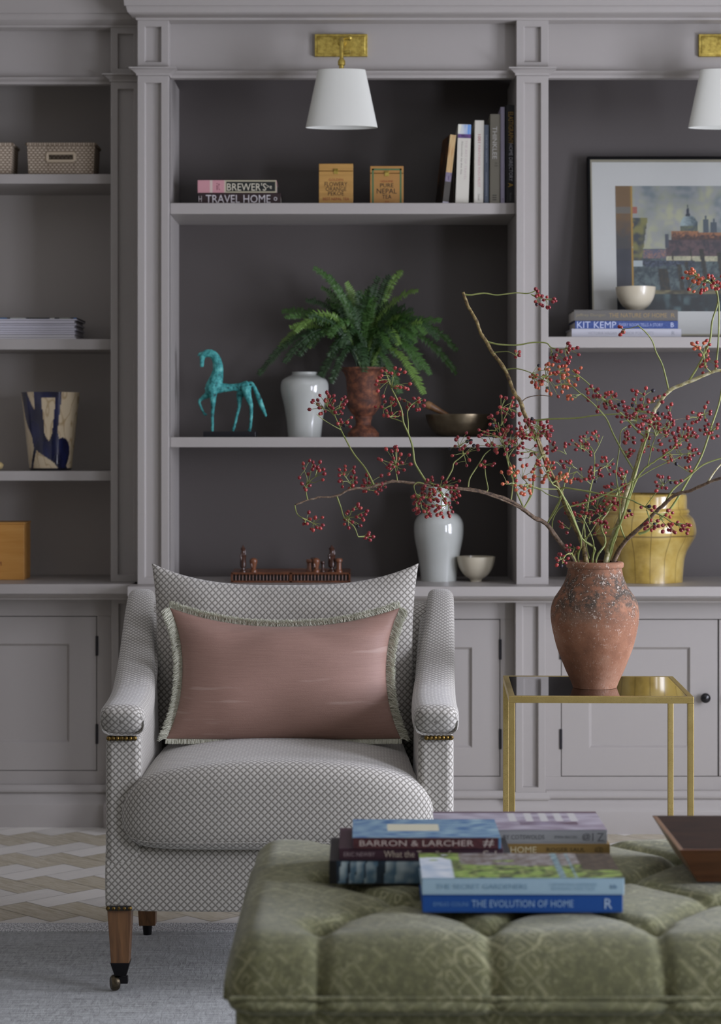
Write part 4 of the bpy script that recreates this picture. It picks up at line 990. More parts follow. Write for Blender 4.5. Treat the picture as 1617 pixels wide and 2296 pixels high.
    # loose back cushion with pointed corners
    def pillow(W, H, T, cxx, yb_, zb_, tilt, sagt, sagb, pin, mat, name, n=44, yaw=0, wr=.006, pe=2.2, seed=0, ears=0, sagp=2.4, parent=t):
        mb = MB(); vs = []; R = Matrix.Rotation(-tilt, 4, 'X'); info = []
        for side in (-1, 1):
            for j in range(n+1):
                for i in range(n+1):
                    u, v = math.sin(PI/2*(-1+2*i/n)), math.sin(PI/2*(-1+2*j/n))
                    x = W*u*(1-pin*(1-abs(v)**2.2)*abs(u)); z = H*v
                    if v > 0: z -= sagt*(1-abs(u)**sagp)*v
                    else: z += sagb*(1-abs(u)**2)*(-v)
                    th = T*(max(0, 1-abs(u)**pe)**.55)*(max(0, 1-abs(v)**pe)**.55)
                    w = wr*noise.noise(Vector((x*7+seed, z*7, side*2)))*min(1, th/T*2)
                    cr = .006*math.sin(9*math.atan2(v-1, u)*1.0)*math.exp(-((1-v)**2+(1-abs(u))**2)*3)
                    p = Vector((x, side*(th+w+cr*min(1, th/T*3)), z+H)); p = R @ p
                    vs.append(Vector((cxx+p.x, yb_+p.y, zb_+p.z)))
        m1 = (n+1)**2; fs = []; uvs = []
        for sd in (0, 1):
            for j in range(n):
                for i in range(n):
                    a = sd*m1+j*(n+1)+i; q = (a, a+1, a+n+2, a+n+1); q = q if sd == 0 else q[::-1]
                    fs.append(q)
                    uvs.append([(vs[c].x, math.hypot(vs[c].z, vs[c].y-vs[0].y)) for c in q])
        mb.add(vs, fs, uvs)
        o = mb.build(name, mat, parent, smooth=180)
        bm = bmesh.new(); bm.from_mesh(o.data); bmesh.ops.remove_doubles(bm, verts=bm.verts, dist=.0004); bmesh.ops.recalc_face_normals(bm, faces=bm.faces); bm.to_mesh(o.data); bm.free()
        for pl in o.data.polygons: pl.use_smooth = True
        edge = [vs[i] for i in range(n+1)]+[vs[j*(n+1)+n] for j in range(1, n+1)]+[vs[n*(n+1)+i] for i in range(n-1, -1, -1)]+[vs[j*(n+1)] for j in range(n-1, 0, -1)]
        return o, edge
    pillow(.322, .212, .085, X(638, 5.1), 5.06, .492, math.radians(12), .054, -.01, .05, M_fab, 'back_cushion', seed=4, wr=.012, pe=2.6, sagp=2.9, n=56)
    # legs
    lw = wood('walnut_leg', '#583d28', '#86603e', (90, 90, 4), .4)
    fer = flat('black_ferrule', '#18161a', .4, .5); cas = brass('aged_castor', '#6d6350', '#2a2622', .3)
    def leg(x, y, front=True, rake=0):
        mb = MB().taper((x, y), (.026, .026), .192, (x+.001, y+rake), (.0195, .0195), .0735 if front else .035)
        l = mb.build('leg', lw, t, bevel=.0015)
        if front:
            MB().taper((x+.001, y), (.021, .021), .075, (x+.001, y), (.0125, .0125), .045).build('ferrule', fer, l, bevel=.001)
            xw = x-.012
            mb = MB().tube([(x+.004, y, .047), (x+.004, y, .040)], .009, 12); mb.box(x-.004, x+.016, y-.009, y+.009, .028, .042); mb.box(x-.018, x+.016, y-.004, y+.004, .026, .034)
            mb.build('castor_fork', fer, l, bevel=.001)
            R = Matrix.Translation((xw, y, RZ+.0175)) @ Matrix.Rotation(.35, 4, 'Z') @ Matrix.Rotation(PI/2, 4, 'Y')
            MB().lathe([(.003, -.009), (.013, -.009), (.0165, -.0055), (.0175, 0), (.0165, .0055), (.013, .009), (.003, .009)], seg=28, M=R).build('castor_wheel', cas, l, smooth=40)
        else:
            MB().tube([(x, y+rake, .036), (x, y+rake, RZ)], [.012, .010], 14).build('castor_wheel', fer, l, smooth=40)
    leg(X(270, YA+.03), YA+.032); leg(xr-.032, YA+.032)
    leg(X(331.5, 5.16), 5.13, False, .02); leg(xr-.03, 5.13, False, .02)
    # nailheads
    nail = brass('dark_nailhead', '#8a713c', '#2a241c', .25, 200)
    def nails(px0, px1, n, py, y):
        for i in range(n):
            x = X(px0+(px1-px0)*i/(n-1), y); z = Z(py, y)
            mb = MB().lathe([(.0054, 0), (.0052, .002), (.0034, .0042), (.0005, .0052)], seg=12, M=Matrix.Translation((x, y, z)) @ Matrix.Rotation(PI/2, 4, 'X'))
            mb.build('nailhead', nail, t, smooth=60)
    nails(244, 302, 7, 1655.5, YA-.004); nails(957, 1012, 7, 1654, YA-.004); nails(243, 291, 5, 2036.5, YA-.0)
    for px0, px1, py in ((242, 305, 1655.5), (953, 1014, 1654), (241, 294, 2036.5)):
        a, b = X(px0, YA), X(px1, YA); z = Z(py, YA); MB().box(a, b, YA-.004, YA+.006, z-.005, z+.005).build('nail_band', flat('black_braid', '#14130f', .7), t, bevel=.002)
    return t, pillow
chair, pillow = armchair()
# ---------------------------------------------------------------- fringed lumbar cushion
def lumbar():
    t = thing('lumbar_cushion', 'dusty pink silk cushion with a pale green brush fringe', 'cushion', (X(636, 4.9), 4.9, .513))
    m = NT('slubbed_silk', '#a98479', .6, 0, Sheen_Weight=.1); co = m.co('Object', (16, 16, 520)); n = m.noise(co, 1, 4, .7); n2 = m.noise(m.co('Object', (500, 500, 500)), 1, 2)
    n3 = m.noise(m.co('Object', (6, 6, 60)), 1, 2)
    c = m.mix(m.ramp(n, [(.3, 0), (.7, 1)]), '#8f6f63', '#9c7b6e'); c = m.mix(m.ramp(n3, [(.64, 0), (.72, .5)]), c, '#b39a8e')
    m.color(c); m.bump(m.math('ADD', n, n2), .35, .0012)
    o, edge = pillow(.268, .152, .062, X(638, 4.92), 4.868, .522, math.radians(15), .046, -.002, .125, m.m, 'silk_cover', seed=9, wr=.010, pe=2.6, sagp=2.2, n=56, parent=t)
    # brush fringe round the seam
    rnd = random.Random(2); f = MB(); n = len(edge); c = sum(edge, Vector())/n
    dense = []
    for i in range(n):
        a, b = edge[i], edge[(i+1) % n]; k = max(1, int((b-a).length/.0011))
        for j in range(k): dense.append((a.lerp(b, j/k), (b-a).normalized()))
    for p, tg in dense:
        out = (p-c); out -= tg*out.dot(tg); out = out.normalized()
        for q in range(8):
            d = (out+tg*rnd.uniform(-.45, .45)+Vector((0, rnd.uniform(-.85, .35), -.2))).normalized(); L = rnd.uniform(.017, .023)
            p0 = p+Vector((rnd.uniform(-.001, .001), rnd.uniform(-.003, .003), 0)); L *= (.35 if out.z < -.6 else 1)
            w = (tg+Vector((0, rnd.uniform(-1.2, 1.2), 0))).normalized()*.0007
            bend = Vector((0, -.002, -.004))
            a, b = p0+d*L*.55, p0+d*L+bend
            f.add([p0-w, p0+w, a+w, a-w, b+w*.6, b-w*.6], [(0, 1, 2, 3), (3, 2, 4, 5)])
    f.open = True
    fm = NT('sage_fringe', '#9a9c86', .8); fn = fm.noise(fm.co('Object'), 400, 2); fm.color(fm.mix(fn, '#b3b4a0', '#e6e6d6'))
    fo = f.build('fringe', fm.m, t)
lumbar()
# ---------------------------------------------------------------- side table
def side_table():
    Yf = 4.77; kf = Yf/F; w = 413.5*kf; dep = .42; a = .0135; h = Z(1561.5, Yf)-RZ
    rz = math.radians(-2.0)
    cx = X(1340.5, Yf)
    t = thing('side_table', 'gilt square side table with a black glass top', 'table', (cx+.008, Yf+.0, RZ), None, (0, 0, rz))
    hw = w/2
    for sx in (-1, 1):
        for y0 in (0, dep-a):
            x0 = -hw if sx < 0 else hw-a
            MB().box(x0, x0+a, y0, y0+a, 0, h-a*1.15).build('leg', M_gilt, t, world=False, bevel=.0012)
    mb = MB(); b = a*1.15
    mb.box(-hw, hw, 0, a, h-b, h); mb.box(-hw, hw, dep-a, dep, h-b, h); mb.box(-hw, -hw+a, a, dep-a, h-b, h); mb.box(hw-a, hw, a, dep-a, h-b, h)
    mb.build('top_frame', M_gilt, t, world=False, bevel=.0012)
    g = NT('black_glass', '#04060a', .035, 0, IOR=1.75, Coat_Weight=.6, Coat_Roughness=.02)
    MB().box(-hw+a, hw-a, a, dep-a, h-.006, h-.0005).build('glass_top', g.m, t, world=False)
    return RZ+h
TT = side_table()
def terracotta():
    t = NT('weathered_terracotta', '#9a6248', .85); co = t.co('Object'); n = t.noise(co, 11, 5, .65); n2 = t.noise(co, 55, 5, .7); n3 = t.noise(co, 230, 3, .7)
    c = t.ramp(n, [(.3, '#704b36'), (.5, '#885d44'), (.7, '#9c765f')])
    sp = t.n('ShaderNodeSeparateXYZ'); t.l(co, sp.inputs[0])
    band = t.ramp(sp.outputs[2], [(.14, 0), (.20, 1), (.25, 1), (.30, 0)])
    sm = t.ramp(t.math('ADD', n2, t.math('MULTIPLY', n, .6)), [(.68, 0), (.88, .95)])
    c = t.mix(t.math('MULTIPLY', band, sm), c, '#37332b')
    c = t.mix(t.math('MULTIPLY', t.ramp(sp.outputs[2], [(.1, .25), (.2, 1)]), t.ramp(t.math('ADD', n3, t.math('MULTIPLY', n2, .7)), [(.99, 0), (1.06, .7)])), c, '#d0c2b4')
    t.color(c); t.bump(t.math('ADD', n2, t.math('MULTIPLY', n3, .5)), .35, .0025); return t.m
prof = [(49, 900), (50, 890), (55, 850), (63, 800), (70, 750), (76.5, 700), (83, 650), (88, 600), (92, 550), (95.5, 500), (98, 450), (99, 400), (97, 350), (91, 300), (80, 250), (70, 200), (63.5, 150), (61, 110), (60.5, 97), (63, 92), (64.5, 82), (64.5, 64), (62, 54), (58, 51)]
VY = 4.95
vase = jar('terracotta_vase', 'weathered terracotta vase holding berry branches on the gilt table', 'vase', 1334, VY, [(h, 1240+q/3.011) for h, q in prof], terracotta(), TT, wall=.006, seg=96)
# ---------------------------------------------------------------- ottoman
OX0, OX1, OY0, OY1, OZ = -.188, 1.05, 2.985, 3.86, .497
def ottoman():
    t = thing('ottoman', 'large sage green velvet buttoned ottoman in the foreground', 'ottoman', ((OX0+OX1)/2, (OY0+OY1)/2, RZ))
    m = NT('faded_green_velvet', '#6f7453', .85, 0, Sheen_Weight=.18, Sheen_Roughness=.45)
    co = m.co('Object'); n = m.noise(co, 5, 3); nf = m.noise(co, 70, 4, .7); ns = m.noise(co, 330, 2, .7)
    sp = m.n('ShaderNodeSeparateXYZ'); m.l(m.co('UV'), sp.inputs[0])
    wv = m.math('MULTIPLY', m.math('SUBTRACT', m.noise(m.co('Object'), 28, 3), .5), .045)
    u, v = m.math('ADD', sp.outputs[0], wv), m.math('SUBTRACT', sp.outputs[1], wv)
    def tri(e, k): return m.math('PINGPONG', m.math('MULTIPLY', e, k), .5)
    dia = m.math('PINGPONG', m.math('MULTIPLY', m.math('ADD', tri(u, 6.0), tri(v, 6.0)), 3), .5)
    dia2 = m.math('PINGPONG', m.math('MULTIPLY', m.math('SUBTRACT', tri(u, 18), tri(v, 18)), 3), .5)
    pat = m.math('MINIMUM', dia, dia2)
    line = m.ramp(m.math('ADD', pat, m.math('MULTIPLY', m.math('SUBTRACT', nf, .5), .5)), [(.06, 1), (.16, 0)])
    msk = m.ramp(m.math('ADD', m.math('MULTIPLY', nf, .6), m.math('MULTIPLY', n, .5)), [(.47, 0), (.62, 1)])
    c = m.mix(n, '#4d4f35', '#696a4a'); c = m.mix(m.ramp(nf, [(.35, 0), (.7, .55)]), c, '#85855a')
    c = m.mix(m.math('MULTIPLY', m.math('MULTIPLY', line, msk), .6), c, '#b3b28c')
    c = m.mix(m.ramp(ns, [(.3, .25), (.55, 0)]), c, '#42432c')
    m.color(c); m.bump(nf, .15, .002)
    # buttons: diamond layout
    sx = .243; bx0 = .186; rows = [OY0+.145+.165*i for i in range(5)]
    buttons = []
    for r, y in enumerate(rows):
        for i in range(-3, 7):
            x = bx0+sx*(i+(.5 if r % 2 else 0))
            if OX0+.04 < x < OX1-.04 and y < OY1-.02: buttons.append((x, y, r))
    def segs():
        S_ = []
        for x, y, r in buttons:
            for x2, y2, r2 in buttons:
                if r2 == r+1 and abs(abs(x2-x)-sx/2) < .01: S_.append((x, y, x2, y2))
        for x, y, r in buttons:
            if r == 0: S_.append((x, y, x, OY0-.1))
            if y+.165 > OY1-.02: S_.append((x, y, x, OY1+.1))
        return S_
    SG = segs()
    def dip(x, y):
        d = 9
        for a, b, c_, e in SG:
            vx, vy = c_-a, e-b; L = vx*vx+vy*vy; s = max(0, min(1, ((x-a)*vx+(y-b)*vy)/L)); d = min(d, math.hypot(x-a-s*vx, y-b-s*vy))
        db = min(math.hypot(x-a, y-b) for a, b, r in buttons)
        return -.009*math.exp(-(d/.010)**2)-.010*math.exp(-d/.035)-.020*math.exp(-(db/.022)**2)
    # body profile: from front seam over top to the back seam; param s along y-z outline
    zs = Z(2240, OY0)                                   # seam under the tufted pad
    R = .10
    outl = []
    for i in range(14): outl.append((OY0-.004*math.sin(PI*i/14), zs+(OZ-R-zs)*i/14, 0))
    for i in range(15): a = PI/2*i/14; outl.append((OY0+R-R*math.cos(a), OZ-R+R*math.sin(a), i/14))
    ny = 74
    for i in range(1, ny): outl.append((OY0+R+(OY1-OY0-2*R)*i/ny, OZ, 1))
    for i in range(15): a = PI/2*i/14; outl.append((OY1-R+R*math.sin(a), OZ-R+R*math.cos(a), 1-i/14))
    for i in range(1, 9): outl.append((OY1, OZ-R-(OZ-R-zs)*i/8, 0))
    NX = 190; mb = MB(); rows_ = []
    for i in range(NX+1):
        s = i/NX; x = OX0+(OX1-OX0)*s; e = min(x-OX0, OX1-x); rr = .05
        sq = math.sqrt(max(0, 1-(1-min(1, e/rr))**2)) if e < rr else 1
        ring = []
        for (y, z, tp) in outl:
            cyy = (OY0+OY1)/2; yy = cyy+(y-cyy)*(1-(1-sq)*.06); z2 = zs+(z-zs)*(.40+.60*sq)
            d = dip(x, min(max(y, OY0+.012), OY1-.012))
            if tp >= 1: z2 += d*sq+.002*noise.noise(Vector((x*9, y*9, 1)))
            else:
                # vertical pleats of the front face
                dx = min(abs(x-b[0]) for b in buttons if b[2] == 0) if y < cyy else .1
                pl = math.exp(-dx/.006)*.008+math.exp(-dx/.03)*.005
                bulge = .010*math.sin(PI*min(1, max(0, (z-zs)/(OZ-R-zs)))) if tp == 0 else .004
                k = 1 if y < cyy else -1; yy += k*(pl-bulge-.001)*sq; z2 += d*tp*.7*sq
            ring.append(Vector((x, yy, z2)))
        rows_.append(ring)
    mb.loft(rows_, closed=False, cap=False); 
    # left and right closing skirts
    mb.open = True
    o = mb.build('tufted_pad', m.m, t, smooth=180)
    for ring, sg in ((rows_[0], -1), (rows_[-1], 1)):
        rr = []; side = MB()
        for f, out in ((0, 0), (.35, .006), (.7, .006), (1, 0)):
            rr.append([Vector((p.x+sg*out, (OY0+OY1)/2+(p.y-(OY0+OY1)/2)*1, zs+(p.z-zs)*(1-f))) for p in ring])
        side.loft(rr, closed=False, cap=False); side.open = True; side.build('pad_side', m.m, t, smooth=180)
    MB().box(OX0+.012, OX1-.012, OY0+.006, OY1-.006, .13, zs+.001).build('base_band', m.m, t, bevel=.012, bseg=3)
    MB().tube([(OX0+.006, OY0-.001, zs), (OX1-.006, OY0-.001, zs)], .004, 10).build('piping', m.m, t, smooth=50)
    lw = wood('ottoman_leg_wood', '#4a3222', '#6a4830')
    for x in (OX0+.08, OX1-.08):
        for y in (OY0+.08, OY1-.08): MB().taper((x, y), (.018, .018), RZ, (x, y), (.028, .028), .131).build('leg', lw, t, bevel=.002)
    for x, y, r in buttons: MB().lathe([(.0005, .004), (.008, .003), (.011, 0), (.011, -.003)], x, y, OZ-.046, 16).build('button', m.m, t, smooth=60)
ottoman()
# ---------------------------------------------------------------- books and tray on the ottoman
OG = 'books on the green ottoman'
y = 3.18; k = y/F; zA = OZ+.001; t1 = 40*k; t2 = 37.5*k
def garden(u, v):
    n1 = nz(u*2, v*5, 1.7, 1); n2 = nz(u*9, v*9, 1.5, 4); n3 = nz(u*24, v*20, 1.6, 7)
    c = mixc(lin('#74903f'), lin('#26341a'), .5+n2*2.4); c = mixc(c, lin('#a9b46a'), .1+n3*1.3)
    if u < .16 and v < .8+n2*.3: c = mixc(lin('#9fb0c0'), lin('#c8ced2'), .5+n2)
    if v > .55+n1*.3 and u > .2: c = mixc(lin('#5d5148'), lin('#8d8a88'), .5+n3*1.3+n2)
    if .68 < u < .72 or .76 < u < .775: c = mixc(lin('#3f5f66'), lin('#8fa5a8'), .5+n3)
    if u > .82 and v > .3: c = mixc(lin('#2b241d'), lin('#5c5142'), .4+n3)
    return c
book('bright blue book titled THE EVOLUTION OF HOME, bottom of the front stack', 449*k, t1, .19, '#1450a0', (X(1172, y), y, zA), titles=[('EMILIO COLINI', -.107, t1*.47, 78*k, 9*k, '#6f9bd0'), ('THE EVOLUTION OF HOME', .0, t1*.5, 228*k, 16*k, '#9fc2e6'), ('R', .128, t1*.5, 17*k, 23*k, '#b4cdea')], group=OG)
book('pale blue book titled THE SECRET GARDENERS with a garden photo cover', 453*k, t2, .19, '#a8c8dc', (X(1173, y), y-.001, zA+t1), titles=[('THE SECRET GARDENERS', -.062, t2*.5, 205*k, 11*k, '#7fa6c2'), ('CAPTIVATING GARDENERS\nREVEALING THEIR TALES', .075, t2*.5, 108*k, 17*k, '#92b6cd'), ('bb', .135, t2*.5, 15*k, 10*k, '#4f7aa2')], cover_fn=garden, group=OG)
y = 3.385; k = y/F; ta = 52*k; tb_ = 27*k; tc_ = 24*k
def pics(u, v):
    n2 = nz(u*20, v*3, 1.1, 4)
    if u < .035 or v < .05: return lin('#0c0e14')
    c = mixc(lin('#142433'), lin('#23384a'), .5+n2)
    for a, w in ((.075, .02), (.125, .016), (.165, .022), (.225, .03), (.33, .03), (.43, .07), (.6, .05), (.75, .06)):
        if abs(u-a-.012*(v-.5)) < w and .06 < v < .96: c = mixc(lin('#55768c'), lin('#b4c6cc'), .2+(v-.3)*.8+n2*.8+.4*(a-u)/w)
    return c
book('thick black book with a photographic spine, bottom of the back left stack', 414*k, ta, .2, '#0e1016', (X(945.5, y), y, zA), spine_fn=pics, group=OG)
book('plum book titled WHAT THE TRAVELLER SAW in the back left stack', 369*k, tb_, .18, '#3c2230', (X(944.5, y), y+.004, zA+ta), titles=[('ERIC NEWBY', -.098, tb_*.5, 70*k, 9*k, '#9c8b90'), ('What the Traveller Saw', .002, tb_*.52, 172*k, 15*k, '#bcae9e'), ('S-l', .109, tb_*.5, 30*k, 17*k, '#b3a79b')], group=OG)
def marbled(u, v):
    if .24 < u < .6 and .35 < v < .72: return lin('#c2c0a8')
    return mixc(lin('#35608c'), lin('#8eabb4'), .4+nz(u*7, v*26, 1.4, 3)*1.5)
def sp_b(u, v): return mixc(lin('#41222a'), lin('#573033'), .5+nz(u*60, v*4, 1, 2)) if u < .985 else lin('#4f86ac')
book('book titled BARRON & LARCHER with a blue marbled cover, top of the left stack', 333*k, tc_, .165, '#3f5f80', (X(957, y), y+.002, zA+ta+tb_), titles=[('BARRON & LARCHER', -.016, tc_*.5, 256*k, 13*k, '#c3b5ae'), ('#', .098, tc_*.5, 25*k, 17*k, '#b9b0a8')], cover_fn=marbled, spine_fn=sp_b, group=OG)
y = 3.62; k = y/F; td = 25*k; te = 31*k
def cots(u, v):
    n2 = nz(u*6, v*6, 1.4, 8); c = mixc(lin('#857b88'), lin('#a9a4ae'), .5+n2+.5*(v-.5))
    if .45 < u < .9 and v > .45 and (int(u*22) % 2 == 0): c = lin('#b9b8b6')
    if u > .5 and .25 < v < .45+n2*.1 and u < .85: c = mixc(lin('#5d4c58'), lin('#8d8596'), .4+n2)
    if v > .9: c = lin('#5c4a55')
    return c
book('tan book with HOME on its spine, under the grey book at the back', 388*k, td, .18, '#8b713f', (X(1174, y), y, zA), titles=[('HOME', .0, td*.5, 58*k, 14*k, '#cfc6a6'), ('ROGER SAUL', .072, td*.5, 86*k, 9*k, '#4a3c24'), ('@', .128, td*.5, 20*k, 14*k, '#5a4a2c')], group=OG)
book('grey book with COTSWOLDS on its spine and a photo cover, at the back', 384*k, te, .18, '#8d9094', (X(1170, y), y+.002, zA+td), titles=[('BY COTSWOLDS', .004, te*.5, 92*k, 10*k, '#55585e'), ('EMMA BACON', .075, te*.5, 50*k, 6*k, '#5f6268'), ('@', .11, te*.5, 18*k, 17*k, '#4b4e54'), ('I Z', .130, te*.5, 26*k, 18*k, '#5b5e64')], cover_fn=cots, group=OG)
def tray():
    zb = OZ+.001; zt = .556; fl = .035; th = .008
    x0, y0, x1, y1 = .537, 3.40, .98, 3.64
    t = thing('tray', 'flared walnut tray on the right of the ottoman', 'tray', ((x0+x1)/2, (y0+y1)/2, zb))
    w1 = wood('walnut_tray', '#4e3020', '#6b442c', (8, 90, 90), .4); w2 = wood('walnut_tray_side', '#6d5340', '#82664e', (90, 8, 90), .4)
    def q(b0, b1, t0, t1, inn): return b0, b1, t0, t1
    def wall(a, b, nrm, nm, m):
        ax, ay = a; bx, by = b; nx_, ny_ = nrm
        bot = [(ax, ay), (bx, by)]
        ta_ = (ax+(-fl if ax == x0 else fl), ay+(-fl if ay == y0 else fl)); tb2 = (bx+(-fl if bx == x0 else fl), by+(-fl if by == y0 else fl))
        def ins(p, d): return (p[0]+(d if p[0] < (x0+x1)/2 else -d), p[1]+(d if p[1] < (y0+y1)/2 else -d))
        ai, bi, tai, tbi = ins(a, th), ins(b, th), ins(ta_, th), ins(tb2, th)
        vs = [(*a, zb), (*b, zb), (*tb2, zt), (*ta_, zt), (*ai, zb), (*bi, zb), (*tbi, zt), (*tai, zt)]
        return MB().add(vs, [(0, 1, 2, 3), (5, 4, 7, 6), (3, 2, 6, 7), (0, 4, 5, 1), (0, 3, 7, 4), (1, 5, 6, 2)]).build(nm, m, t, bevel=.001)
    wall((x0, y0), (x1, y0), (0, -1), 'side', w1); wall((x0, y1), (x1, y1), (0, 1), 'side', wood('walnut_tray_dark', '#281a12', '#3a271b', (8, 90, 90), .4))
    s = wall((x0, y0), (x0, y1), (-1, 0), 'side', w2); wall((x1, y0), (x1, y1), (1, 0), 'side', w2)
    # dark handle slot in the left side
    mid = Vector((x0-fl*.5, (y0+y1)/2-.03, (zb+zt)/2+.003)); d = Vector((-fl, 0, zt-zb)).normalized(); mb = MB(); pts = []
    n_ = d.cross(Vector((0, 1, 0))).normalized()
    if n_.x > 0: n_ = -n_
    for i in range(20): a = 2*PI*i/20; pts.append(mid+Vector((0, 1, 0))*.032*math.cos(a)+d*.010*math.sin(a)+n_*.0012)
    pts2 = [p-n_*.002 for p in pts]
    MB().add(pts+pts2, [tuple(range(20)), tuple(range(39, 19, -1))]+[(i, (i+1) % 20, 20+(i+1) % 20, 20+i) for i in range(20)]).build('handle_slot', flat('slot_dark', '#0b0908', .8), s)
    MB().box(x0+.002, x1-.002, y0+.002, y1-.002, zb, zb+.006).build('bottom', wood('tray_bottom', '#1a1310', '#2a1e18', (8, 60, 60), .4), t)
tray()
# ---------------------------------------------------------------- berry branches
M_bark = NT('dark_bark', '#5b4638', .7); co = M_bark.co('Object'); n = M_bark.noise(co, 120, 4, .7); M_bark.color(M_bark.ramp(n, [(.35, '#34281f'), (.55, '#6b5642'), (.75, '#8d8576')])); M_bark.bump(n, .5, .002); M_bark = M_bark.m
M_bark2 = NT('mottled_bark', '#80714a', .65); co = M_bark2.co('Object'); n = M_bark2.noise(co, 90, 4, .7); M_bark2.color(M_bark2.ramp(n, [(.38, '#41301f'), (.52, '#7c6a3c'), (.72, '#a39a72')])); M_bark2.bump(n, .4, .002); M_bark2 = M_bark2.m
M_bark3 = NT('pale_bark', '#a39c80', .6); co = M_bark3.co('Object'); n = M_bark3.noise(co, 90, 4, .7); M_bark3.color(M_bark3.ramp(n, [(.35, '#6d6238'), (.5, '#9a9468'), (.72, '#bdb8a6')])); M_bark3 = M_bark3.m
M_green = NT('green_twig', '#7d8748', .55); co = M_green.co('Object'); n = M_green.noise(co, 60, 3); M_green.color(M_green.mix(n, '#56682f', '#97995a')); M_green = M_green.m
M_red = flat('dark_red_berry', '#7a2228', .28); M_red2 = flat('red_berry', '#943430', .28); M_or = flat('orange_berry', '#b0583a', .3); M_blk = flat('withered_berry', '#1d1a24', .6)
def berry_mesh(m, nm):
    b = MB().ball((0, 0, 0), (1, 1, 1.12), 10, 7); b.ball((0, 0, 1.12), (.25, .25, .22), 6, 4)
    o = b.build(nm, m, None, smooth=180); me = o.data; bpy.data.objects.remove(o); return me
BM = {'r': berry_mesh(M_red, 'berry'), 's': berry_mesh(M_red2, 'berry'), 'o': berry_mesh(M_or, 'berry'), 'k': berry_mesh(M_blk, 'berry')}
RB = random.Random(21)
class Q(tuple): s = 1
def mk(x, y, k): q = Q((x, y)); q.s = k; return q
def A(x, y): return mk(1000+x/2.621, 560+y/2.621, 2.621)
def B(x, y): return mk(640+x/2.608, 820+y/2.608, 2.608)
def C(x, y): return mk(1140+x/3.39, 880+y/3.39, 3.39)
def branch(label, main, yend, mat, r0, r1, twigs, clusters, ystart=VY):
    t = thing('berry_branch', label, 'branch', (X(main[0][0], ystart), ystart, Z(main[0][1], ystart)), 'berried branches in the terracotta vase')
    n = len(main); L = [0]
    for a, b in zip(main, main[1:]): L.append(L[-1]+math.hypot(a[0]-b[0], a[1]-b[1]))
    pts = [P(a[0], a[1], ystart+(yend-ystart)*(l/L[-1])) for a, l in zip(main, L)]
    inside = Vector((X(1334, VY)+(pts[0].x-X(1334, VY))*.3, VY, pts[0].z-.09))
    path = smooth_path([inside]+pts, 4); m = len(path)
    path = [p+Vector((RB.uniform(-1, 1), RB.uniform(-1, 1), RB.uniform(-1, 1)))*.0008 for p in path]
    MB().tube(path, [r0+(r1-r0)*(i/(m-1))**.9+(.0006 if i % 5 == 0 else 0) for i in range(m)], 10).build('stem', mat, t, smooth=60)
    known = [((p.x*F/p.y+CX, HY-(p.z-CZ)*F/p.y), p.y) for p in path]
    def depth(q): return min(known, key=lambda w: (w[0][0]-q[0])**2+(w[0][1]-q[1])**2)[1]
    for tw in twigs:
        pp, r, mt = tw[0], tw[1], (tw[2] if len(tw) > 2 else M_green)
        d0 = depth(pp[0]); d1 = d0+RB.uniform(-.06, .05); nn = len(pp)
        w = [P(a[0], a[1], d0+(d1-d0)*i/max(nn-1, 1)) for i, a in enumerate(pp)]
        w = smooth_path(w, 4); MB().tube(w, [r*(1-.45*i/len(w)) for i in range(len(w))], 8).build('twig', mt, t, smooth=60)
        known += [((p.x*F/p.y+CX, HY-(p.z-CZ)*F/p.y), p.y) for p in w[2:]]
    cnt = 0
    for cl in clusters:
        (cx, cy), rx, ry, nb, colr, src = cl; rx *= 1.38/cl[0].s; ry *= 1.36/cl[0].s
        d = depth(src); s = P(src[0], src[1], d); st = MB(); c = P(cx, cy, d+RB.uniform(-.03, .03))
        k = d/F; bs = []
        tries = 0
        while len(bs) < nb and tries < 4000:
            tries += 1
            a, b = RB.uniform(-1, 1), RB.uniform(-1, 1)
            if a*a+b*b > 1: continue
            p = c+Vector((a*rx*k, RB.uniform(-.8, .8)*min(rx, ry)*k, b*ry*k))
            if all((p-q).length > .0088-.000004*tries for q in bs): bs.append(p)
        nh = max(2, nb//4); hubs = []
        for i in range(nh):
            q = bs[(i*7) % len(bs)]; hubs.append(s.lerp(q, RB.uniform(.45, .7))+Vector((0, 0, RB.uniform(-.004, .004))))
        mid = s.lerp(c, .35)
        for h in hubs: st.tube(smooth_path([s, mid.lerp(h, .35), h], 3), [.0013, .0012, .0011, .001, .001, .0009, .0009], 5)
        for p in bs:
            h = min(hubs, key=lambda z: (z-p).length); e = (p-h); e = e.normalized() if e.length > 1e-6 else Vector((0, 0, 1))
            st.tube([h, h.lerp(p, .5)+Vector((0, 0, .0015)), p], [.0007, .0006, .0006], 4)
            o = bpy.data.objects.new('berry', BM['k'] if RB.random() < .035 else BM[colr if RB.random() < .75 else 's'])
            COL.objects.link(o); o.parent = t; o.location = p-t.location; r = RB.uniform(.0036, .0046); o.scale = (r, r, r)
            o.rotation_euler = e.to_track_quat('Z', 'Y').to_euler()
            cnt += 1
        st.build('berry_stalk', M_green, t, smooth=60)
    return t
